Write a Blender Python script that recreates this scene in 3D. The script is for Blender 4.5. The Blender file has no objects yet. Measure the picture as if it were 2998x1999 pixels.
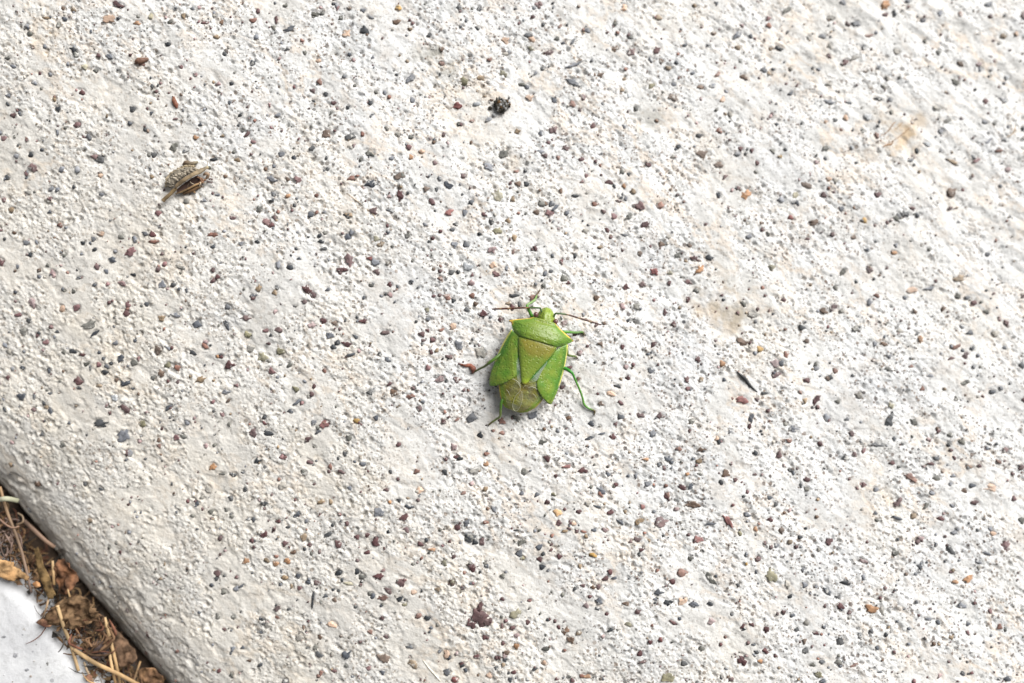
import bpy, bmesh, math, random
import numpy as np
from mathutils import Vector, Matrix

random.seed(7)
RNG = np.random.default_rng(11)
K = 0.001                       # everything below is laid out in millimetres
SC = bpy.context.scene
COL = SC.collection

# ---------------------------------------------------------------- camera, sky, sun, exposure
CAM = np.array([-6.0, -6.0, 86.0])
LENS = 28.0
cam_data = bpy.data.cameras.new('camera')
cam = bpy.data.objects.new('camera', cam_data)
COL.objects.link(cam)
SC.camera = cam
FWD = -CAM / np.linalg.norm(CAM)
RIGHT = np.cross(FWD, [0, 1, 0]); RIGHT /= np.linalg.norm(RIGHT)
UP = np.cross(RIGHT, FWD)
cam.matrix_world = Matrix(((RIGHT[0], UP[0], -FWD[0], CAM[0] * K), (RIGHT[1], UP[1], -FWD[1], CAM[1] * K),
                           (RIGHT[2], UP[2], -FWD[2], CAM[2] * K), (0, 0, 0, 1)))
cam_data.lens = LENS
cam_data.sensor_width = 36.0
cam_data.clip_start = 0.002
cam_data.clip_end = 50.0
cam_data.dof.use_dof = True
cam_data.dof.focus_distance = 0.0845
cam_data.dof.aperture_fstop = 9.0

SUN_EL, SUN_AZ = 41.0, 44.0     # azimuth clockwise from the top of the picture
world = bpy.data.worlds.new('World')
SC.world = world
world.use_nodes = True
wn, wl = world.node_tree.nodes, world.node_tree.links
wn.clear()
w_out = wn.new('ShaderNodeOutputWorld'); w_bg = wn.new('ShaderNodeBackground'); w_sky = wn.new('ShaderNodeTexSky')
w_sky.sky_type = 'NISHITA'
w_sky.sun_disc = False
w_sky.sun_elevation = math.radians(SUN_EL)
w_sky.sun_rotation = math.radians(SUN_AZ)
w_sky.air_density = 1.0
w_sky.dust_density = 4.0
w_sky.ozone_density = 1.0
w_bg.inputs['Strength'].default_value = 0.05
w_hs = wn.new('ShaderNodeHueSaturation')                    # thin high cloud: a paler, greyer sky
w_hs.inputs['Saturation'].default_value = 0.15
wl.new(w_sky.outputs[0], w_hs.inputs['Color']); wl.new(w_hs.outputs[0], w_bg.inputs['Color']); wl.new(w_bg.outputs[0], w_out.inputs['Surface'])
sun_data = bpy.data.lights.new('sun', 'SUN')
sun_data.energy = 3.6
sun_data.angle = math.radians(44)
sun_data.color = (1.0, 0.992, 0.98)
sun = bpy.data.objects.new('sun', sun_data)
COL.objects.link(sun)
_d = Vector((math.sin(math.radians(SUN_AZ)) * math.cos(math.radians(SUN_EL)),
             math.cos(math.radians(SUN_AZ)) * math.cos(math.radians(SUN_EL)), math.sin(math.radians(SUN_EL))))
sun.rotation_euler = _d.to_track_quat('Z', 'Y').to_euler()
sun.location = _d * 0.5
SC.view_settings.view_transform = 'Standard'
SC.view_settings.look = 'None'
SC.view_settings.gamma = 1.0
SC.view_settings.use_curve_mapping = False
SC.view_settings.exposure = 0.69

# ---------------------------------------------------------------- helpers
F_PX = 2998 * LENS / 36.0


def ray(px, py):
    """direction through a pixel of the 2998 x 1999 photograph"""
    d = FWD + RIGHT * ((px - 1499.0) / F_PX) + UP * ((999.5 - py) / F_PX)
    return d / np.linalg.norm(d)


def on_plane(px, py, z):
    d = ray(px, py)
    return CAM + d * ((z - CAM[2]) / d[2])


def project(P):
    v = P - CAM
    w = v @ FWD
    return 1499.0 + F_PX * (v @ RIGHT) / w, 999.5 - F_PX * (v @ UP) / w


def smooth(a, b, x):
    t = np.clip((x - a) / (b - a), 0, 1)
    return t * t * (3 - 2 * t)


_perm = np.random.default_rng(5).permutation(512)
_ang = np.random.default_rng(6).random(512) * 2 * np.pi
_gx, _gy = np.cos(_ang), np.sin(_ang)


def perlin(x, y, seed=0):
    x0 = np.floor(x).astype(np.int64); y0 = np.floor(y).astype(np.int64)
    fx, fy = x - x0, y - y0
    ux, uy = fx * fx * fx * (fx * (fx * 6 - 15) + 10), fy * fy * fy * (fy * (fy * 6 - 15) + 10)

    def g(ix, iy, dx, dy):
        h = _perm[(_perm[(_perm[(ix + seed * 57) & 511] + iy) & 511] + seed * 131) & 511]
        return _gx[h] * dx + _gy[h] * dy
    a = g(x0, y0, fx, fy); b = g(x0 + 1, y0, fx - 1, fy)
    c = g(x0, y0 + 1, fx, fy - 1); d = g(x0 + 1, y0 + 1, fx - 1, fy - 1)
    return ((a + (b - a) * ux) * (1 - uy) + (c + (d - c) * ux) * uy) * 1.4


def tag(o, label=None, cat=None, group=None, kind=None):
    if label: o['label'] = label
    if cat: o['category'] = cat
    if group: o['group'] = group
    if kind: o['kind'] = kind
    return o


def empty(name, loc, rz=0.0):
    o = bpy.data.objects.new(name, None)
    COL.objects.link(o)
    o.location = [c * K for c in loc]
    o.rotation_euler = (0, 0, rz)
    o.empty_display_size = 0.002
    return o


def mesh_from(name, verts, faces, cols=None, smooth_=True):
    me = bpy.data.meshes.new(name)
    me.from_pydata([tuple(v) for v in np.asarray(verts, float) * K], [], faces)
    if cols is not None:
        ca = me.color_attributes.new('col', 'FLOAT_COLOR', 'POINT')
        c4 = np.ones((len(verts), 4), np.float32); c4[:, :3] = np.asarray(cols, np.float32)[:, :3]
        ca.data.foreach_set('color', c4.ravel())
    if smooth_:
        me.polygons.foreach_set('use_smooth', np.ones(len(me.polygons), bool))
    me.update()
    return me


class MB:
    """collects pieces (millimetres, one colour per vertex) and links them as ONE mesh object"""

    def __init__(s):
        s.v, s.f, s.c = [], [], []

    def add(s, verts, faces, cols):
        n = len(s.v)
        s.v.extend([tuple(map(float, p)) for p in verts])
        s.f.extend([tuple(i + n for i in f) for f in faces])
        cols = np.asarray(cols, float)
        if cols.ndim == 1: cols = np.repeat(cols[None], len(verts), 0)
        s.c.extend([tuple(c[:3]) for c in cols])

    def tube(s, pts, radii, col, seg=8, steps=5, flat=1.0, jit=0.0, rnd=None, col2=None, cfun=None):
        """a tapered tube through points; flat < 1 squashes it in z"""
        P = np.array(pts, float); R = np.array(radii, float)
        n = len(P)
        if n > 2 and steps > 1:
            Q, RR = [], []
            for i in range(n - 1):
                p0, p1, p2, p3 = P[max(i - 1, 0)], P[i], P[i + 1], P[min(i + 2, n - 1)]
                for k in range(steps):
                    t = k / steps
                    Q.append(0.5 * ((2 * p1) + (-p0 + p2) * t + (2 * p0 - 5 * p1 + 4 * p2 - p3) * t * t + (-p0 + 3 * p1 - 3 * p2 + p3) * t ** 3))
                    RR.append(R[i] + (R[i + 1] - R[i]) * t)
            Q.append(P[-1]); RR.append(R[-1])
            P, R = np.array(Q), np.array(RR)
        elif n == 2:
            t = np.linspace(0, 1, steps + 1)[:, None]
            P = P[0] + (P[1] - P[0]) * t; R = R[0] + (R[1] - R[0]) * t[:, 0]
        n = len(P)
        T = np.gradient(P, axis=0); T /= np.linalg.norm(T, axis=1)[:, None] + 1e-12
        verts, cols = [], []
        for i in range(n):
            side = np.cross(T[i], [0, 0, 1.0])
            if np.linalg.norm(side) < 1e-3: side = np.array([1.0, 0, 0])
            side /= np.linalg.norm(side); upv = np.cross(side, T[i])
            for k in range(seg):
                a = 2 * math.pi * k / seg
                r = R[i] * (1 + (jit * (rnd.random() - 0.5) if rnd else 0))
                verts.append(P[i] + side * math.cos(a) * r + upv * math.sin(a) * r * flat)
                tt = i / (n - 1)
                if cfun is not None: cols.append(cfun(tt))
                else:
                    c = np.array(col, float)
                    if col2 is not None: c = c + (np.array(col2) - c) * tt
                    cols.append(c)
        faces = []
        for i in range(n - 1):
            for k in range(seg):
                a, b = i * seg + k, i * seg + (k + 1) % seg
                faces.append((a, b, b + seg, a + seg))
        faces.append(tuple(range(seg))[::-1]); faces.append(tuple((n - 1) * seg + k for k in range(seg)))
        s.add(verts, faces, cols)

    def ball(s, c, r, col, nu=10, nv=7):
        c = np.array(c, float); r = np.array(r, float) * np.ones(3)
        verts = [c + r * np.array([0, 0, 1.0])]
        for j in range(1, nv):
            th = math.pi * j / nv
            for i in range(nu):
                ph = 2 * math.pi * i / nu
                verts.append(c + r * np.array([math.sin(th) * math.cos(ph), math.sin(th) * math.sin(ph), math.cos(th)]))
        verts.append(c - r * np.array([0, 0, 1.0]))
        faces = [(0, 1 + i, 1 + (i + 1) % nu) for i in range(nu)]
        for j in range(nv - 2):
            for i in range(nu):
                a, b = 1 + j * nu + i, 1 + j * nu + (i + 1) % nu
                faces.append((a, a + nu, b + nu, b))
        l = len(verts) - 1; q = 1 + (nv - 2) * nu
        faces += [(l, q + (i + 1) % nu, q + i) for i in range(nu)]
        s.add(verts, faces, col)

    def build(s, name, mat, parent=None, smooth_=True):
        me = mesh_from(name, s.v, s.f, s.c, smooth_)
        me.materials.append(mat)
        o = bpy.data.objects.new(name, me)
        COL.objects.link(o)
        if parent is not None: o.parent = parent
        return o


# ---------------------------------------------------------------- materials (procedural)
class NT:
    def __init__(s, name):
        s.m = bpy.data.materials.new(name); s.m.use_nodes = True
        s.t = s.m.node_tree; s.n = s.t.nodes; s.l = s.t.links
        s.n.clear()
        s.out = s.n.new('ShaderNodeOutputMaterial'); s.b = s.n.new('ShaderNodeBsdfPrincipled')
        s.l.new(s.b.outputs[0], s.out.inputs['Surface'])
        s.pos = s.n.new('ShaderNodeNewGeometry').outputs['Position']

    def link(s, a, b): s.l.new(a, b)

    def setin(s, sock, v):
        if isinstance(v, bpy.types.NodeSocket): s.l.new(v, sock)
        else: sock.default_value = v

    def noise(s, scale, detail=3, rough=0.55, vec=None, color=False):
        n = s.n.new('ShaderNodeTexNoise'); n.inputs['Scale'].default_value = scale
        n.inputs['Detail'].default_value = detail; n.inputs['Roughness'].default_value = rough
        s.l.new(vec or s.pos, n.inputs['Vector'])
        return n.outputs['Color' if color else 'Fac']

    def stretch(s, angle, sx, sy, sz=1.0):
        m = s.n.new('ShaderNodeMapping'); m.vector_type = 'TEXTURE'
        m.inputs['Rotation'].default_value = (0, 0, angle); m.inputs['Scale'].default_value = (sx, sy, sz)
        s.l.new(s.pos, m.inputs['Vector'])
        return m.outputs[0]

    def vor(s, scale, feature='F1'):
        n = s.n.new('ShaderNodeTexVoronoi'); n.inputs['Scale'].default_value = scale; n.feature = feature
        s.l.new(s.pos, n.inputs['Vector'])
        return n

    def ramp(s, fac, lo, hi, a=0.0, b=1.0):
        n = s.n.new('ShaderNodeMapRange'); n.interpolation_type = 'SMOOTHSTEP'
        for i, v in enumerate((lo, hi, a, b)): n.inputs[i + 1].default_value = v
        s.setin(n.inputs[0], fac)
        return n.outputs[0]

    def math(s, op, a, b=0.0):
        n = s.n.new('ShaderNodeMath'); n.operation = op
        s.setin(n.inputs[0], a); s.setin(n.inputs[1], b)
        return n.outputs[0]

    def mix(s, fac, a, b, mode='MIX'):
        n = s.n.new('ShaderNodeMix'); n.data_type = 'RGBA'; n.blend_type = mode
        s.setin(n.inputs['Factor'], fac)
        for k, v in ((6, a), (7, b)):
            s.setin(n.inputs[k], v if isinstance(v, bpy.types.NodeSocket) else (*v, 1.0))
        return n.outputs[2]

    def attr(s, name, color=True):
        n = s.n.new('ShaderNodeAttribute'); n.attribute_name = name
        return n.outputs['Color' if color else 'Fac']

    def bump(s, h, dist_mm, strength=1.0, prev=None):
        n = s.n.new('ShaderNodeBump'); n.inputs['Strength'].default_value = strength
        n.inputs['Distance'].default_value = dist_mm * K
        s.l.new(h, n.inputs['Height'])
        if prev is not None: s.l.new(prev, n.inputs['Normal'])
        return n.outputs[0]

    def done(s, col, rough=0.8, normal=None, spec=0.3):
        s.setin(s.b.inputs['Base Color'], col if isinstance(col, bpy.types.NodeSocket) else (*col, 1.0))
        s.setin(s.b.inputs['Roughness'], rough)
        s.b.inputs['Specular IOR Level'].default_value = spec
        if normal is not None: s.l.new(normal, s.b.inputs['Normal'])
        return s.m


def mat_concrete():
    t = NT('rough_concrete')
    EA = math.radians(-37)
    strk = t.stretch(EA, 1.8, 1.0, 1.0)
    st = t.attr('stain'); st_a = st.node.outputs['Alpha']
    n_big = t.noise(75, 3); n_mid = t.noise(330, 4, vec=strk); n_fine = t.noise(2000, 4, 0.7); n_gran = t.noise(4600, 3, 0.65)
    c = t.mix(t.ramp(n_mid, 0.40, 0.62), CEM_A, CEM_B)
    c = t.mix(t.math('MULTIPLY', t.ramp(n_big, 0.50, 0.68), 0.42), c, CEM_G)
    c = t.mix(t.math('MULTIPLY', t.ramp(st_a, 0.2, 0.8, 1.0, 0.0), t.ramp(n_mid, 0.3, 0.65, 0.65, 0.15)), c, (0.50, 0.487, 0.46))
    # worn laitance: white film over a greyer, sandier cement
    film = t.math('ADD', t.math('MULTIPLY', n_fine, 0.6), t.math('MULTIPLY', t.noise(560, 4, 0.65, vec=strk), 0.4))
    c = t.mix(t.math('MULTIPLY', t.math('MULTIPLY', t.ramp(film, 0.445, 0.49, 1.0, 0.0), t.ramp(st_a, 0.2, 0.9, 0.45, 1.0)), 0.62), c, (0.40, 0.39, 0.37))
    # warm thread-like veins in the cement skin
    v = t.math('ABSOLUTE', t.math('SUBTRACT', t.noise(230, 5, 0.62, vec=strk), 0.5))
    veins = t.math('MULTIPLY', t.ramp(v, 0.0, 0.045, 1.0, 0.0), t.ramp(n_big, 0.35, 0.6, 1.0, 0.25))
    c = t.mix(t.math('MULTIPLY', veins, 0.36), c, CEM_V)
    # grit: tiny sand grains set in the cement, and dark specks painting shade in pits
    for sc, thr, lim in ((1300, 0.58, 0.32), (2300, 0.46, 0.40), (3600, 0.40, 0.42)):
        vo = t.vor(sc)
        sep = t.n.new('ShaderNodeSeparateColor'); t.link(vo.outputs['Color'], sep.inputs[0])
        pick = t.ramp(sep.outputs[0], thr, thr + 0.02)
        size = t.math('MULTIPLY', sep.outputs[1], lim)
        inside = t.math('LESS_THAN', t.math('ADD', vo.outputs['Distance'], t.math('MULTIPLY', t.math('SUBTRACT', n_gran, 0.5), 0.35)), size)
        gcol = t.mix(sep.outputs[2], (0.045, 0.047, 0.055), (0.22, 0.16, 0.12))
        c = t.mix(t.math('MULTIPLY', t.math('MULTIPLY', pick, inside), t.ramp(st_a, 0.2, 0.9, 0.35, 0.85)), c, gcol)
    sp = t.n.new('ShaderNodeSeparateColor'); t.link(st, sp.inputs[0])
    brk = t.ramp(t.noise(500, 5, 0.65), 0.36, 0.62)
    c = t.mix(t.math('MULTIPLY', sp.outputs[2], t.ramp(n_mid, 0.3, 0.7, 0.55, 1.0)), c, (0.60, 0.545, 0.455))
    c = t.mix(t.math('MULTIPLY', sp.outputs[0], brk), c, (0.50, 0.37, 0.23))
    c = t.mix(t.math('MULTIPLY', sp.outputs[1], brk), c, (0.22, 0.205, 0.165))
    crumb = t.vor(2300)
    gritty = st.node.outputs['Alpha']                       # the rounded edge kept a smoother skin
    b = t.bump(t.math('MULTIPLY', t.ramp(crumb.outputs['Distance'], 0.1, 0.75, 1.0, 0.0), gritty), 0.045, 1.0)
    b = t.bump(t.math('MULTIPLY', n_fine, gritty), 0.10, 1.0, b)
    b = t.bump(n_gran, 0.06, 1.0, b)
    return t.done(c, 0.9, b, 0.2)


def mat_pebble(object_color):
    t = NT('pebble_stone' if object_color else 'pebble_stone_small')
    if object_color:
        oi = t.n.new('ShaderNodeObjectInfo'); base = oi.outputs['Color']
    else:
        base = t.attr('col')
    n = t.noise(900, 4, 0.65); n2 = t.noise(2100, 3, 0.6)
    c = t.mix(t.ramp(n, 0.38, 0.66), base, t.mix(1.0, base, (1.75, 1.7, 1.65), 'MULTIPLY'))
    c = t.mix(t.math('MULTIPLY', t.ramp(n2, 0.58, 0.66), 0.45), c, t.mix(1.0, base, (0.45, 0.42, 0.42), 'MULTIPLY'))
    film = t.ramp(t.noise(1150, 5, 0.72), 0.59, 0.635)
    c = t.mix(t.math('MULTIPLY', film, 0.72), c, (0.60, 0.58, 0.54))     # smears of cement left on the stone
    b = t.bump(n2, 0.07, 1.0)
    return t.done(c, 0.62, b, 0.35)


def mat_col(name, rough=0.7, scale=900, amount=0.35, bump_mm=0.03, bump_scale=1600, spec=0.3, alpha=None, fibre=None):
    """material that takes its colour from the vertices and breaks it up with noise"""
    t = NT(name)
    base = t.attr('col')
    n = t.noise(scale, 4, 0.6, vec=t.stretch(fibre, 6, 1, 1) if fibre is not None else None)
    c = t.mix(t.ramp(n, 0.32, 0.70), t.mix(1.0, base, (1 - amount,) * 3, 'MULTIPLY'), t.mix(1.0, base, (1 + amount,) * 3, 'MULTIPLY'))
    b = t.bump(t.noise(bump_scale, 3, 0.6), bump_mm, 1.0)
    m = t.done(c, rough, b, spec)
    if alpha is not None: t.b.inputs['Alpha'].default_value = alpha
    return m


CEM_A = (0.60, 0.597, 0.585)
CEM_B = (0.715, 0.708, 0.69)
CEM_G = (0.535, 0.545, 0.56)
CEM_V = (0.62, 0.45, 0.29)

# ---------------------------------------------------------------- the kerb: a slab rounded off along one edge
D_ = np.array([0.648, -0.762, 0.0])      # along the edge
N_ = np.array([0.762, 0.648, 0.0])       # from the edge into the slab
Z_ = np.array([0.0, 0.0, 1.0])
_dt = 0.05
_T = np.arange(-25.0, 420.0, _dt)
_S = np.clip(_T / 21.0, 0, 1)
_TH = np.where(_T < 0, 88.5, 11.0 + 77.5 * (0.5 + 0.5 * np.cos(np.pi * _S ** 0.70)))
_TH = np.where(_T > 21, 11.0 * (1 - smooth(21, 80, _T)), _TH)
_TH = np.radians(_TH)
_U = np.cumsum(np.cos(_TH)) * _dt
_Z = np.cumsum(np.sin(_TH)) * _dt
U_SHIFT = -56.71
_i = np.searchsorted(_T, 60.0)
_Z = _Z - _Z[_i]
_U = _U - _U[np.searchsorted(_T, 0.0)] + U_SHIFT


def prof(t): return np.interp(t, _T, _U), np.interp(t, _T, _Z), np.interp(t, _T, _TH)


def surf(t, s, d=0.0):
    u, z, th = prof(np.asarray(t, float))
    P = np.multiply.outer(np.asarray(s, float), D_) + np.multiply.outer(u, N_) + np.multiply.outer(z, Z_)
    Nn = np.multiply.outer(-np.sin(th), N_) + np.multiply.outer(np.cos(th), Z_)
    return P + Nn * np.asarray(d)[..., None], Nn


def pick(px, py):
    """pixel of the photograph -> (t, s) on the smooth slab"""
    d = ray(px, py)
    lam = np.arange(70.0, 150.0, 0.05)
    P = CAM + lam[:, None] * d
    u, z = P @ N_, P[:, 2]
    zs = np.interp(u, _U, _Z)
    k = int(np.argmax((z < zs) & (u > _U[0])))
    p = P[k]
    return float(np.interp(p @ N_, _U, _T)), float(p @ D_)

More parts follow.
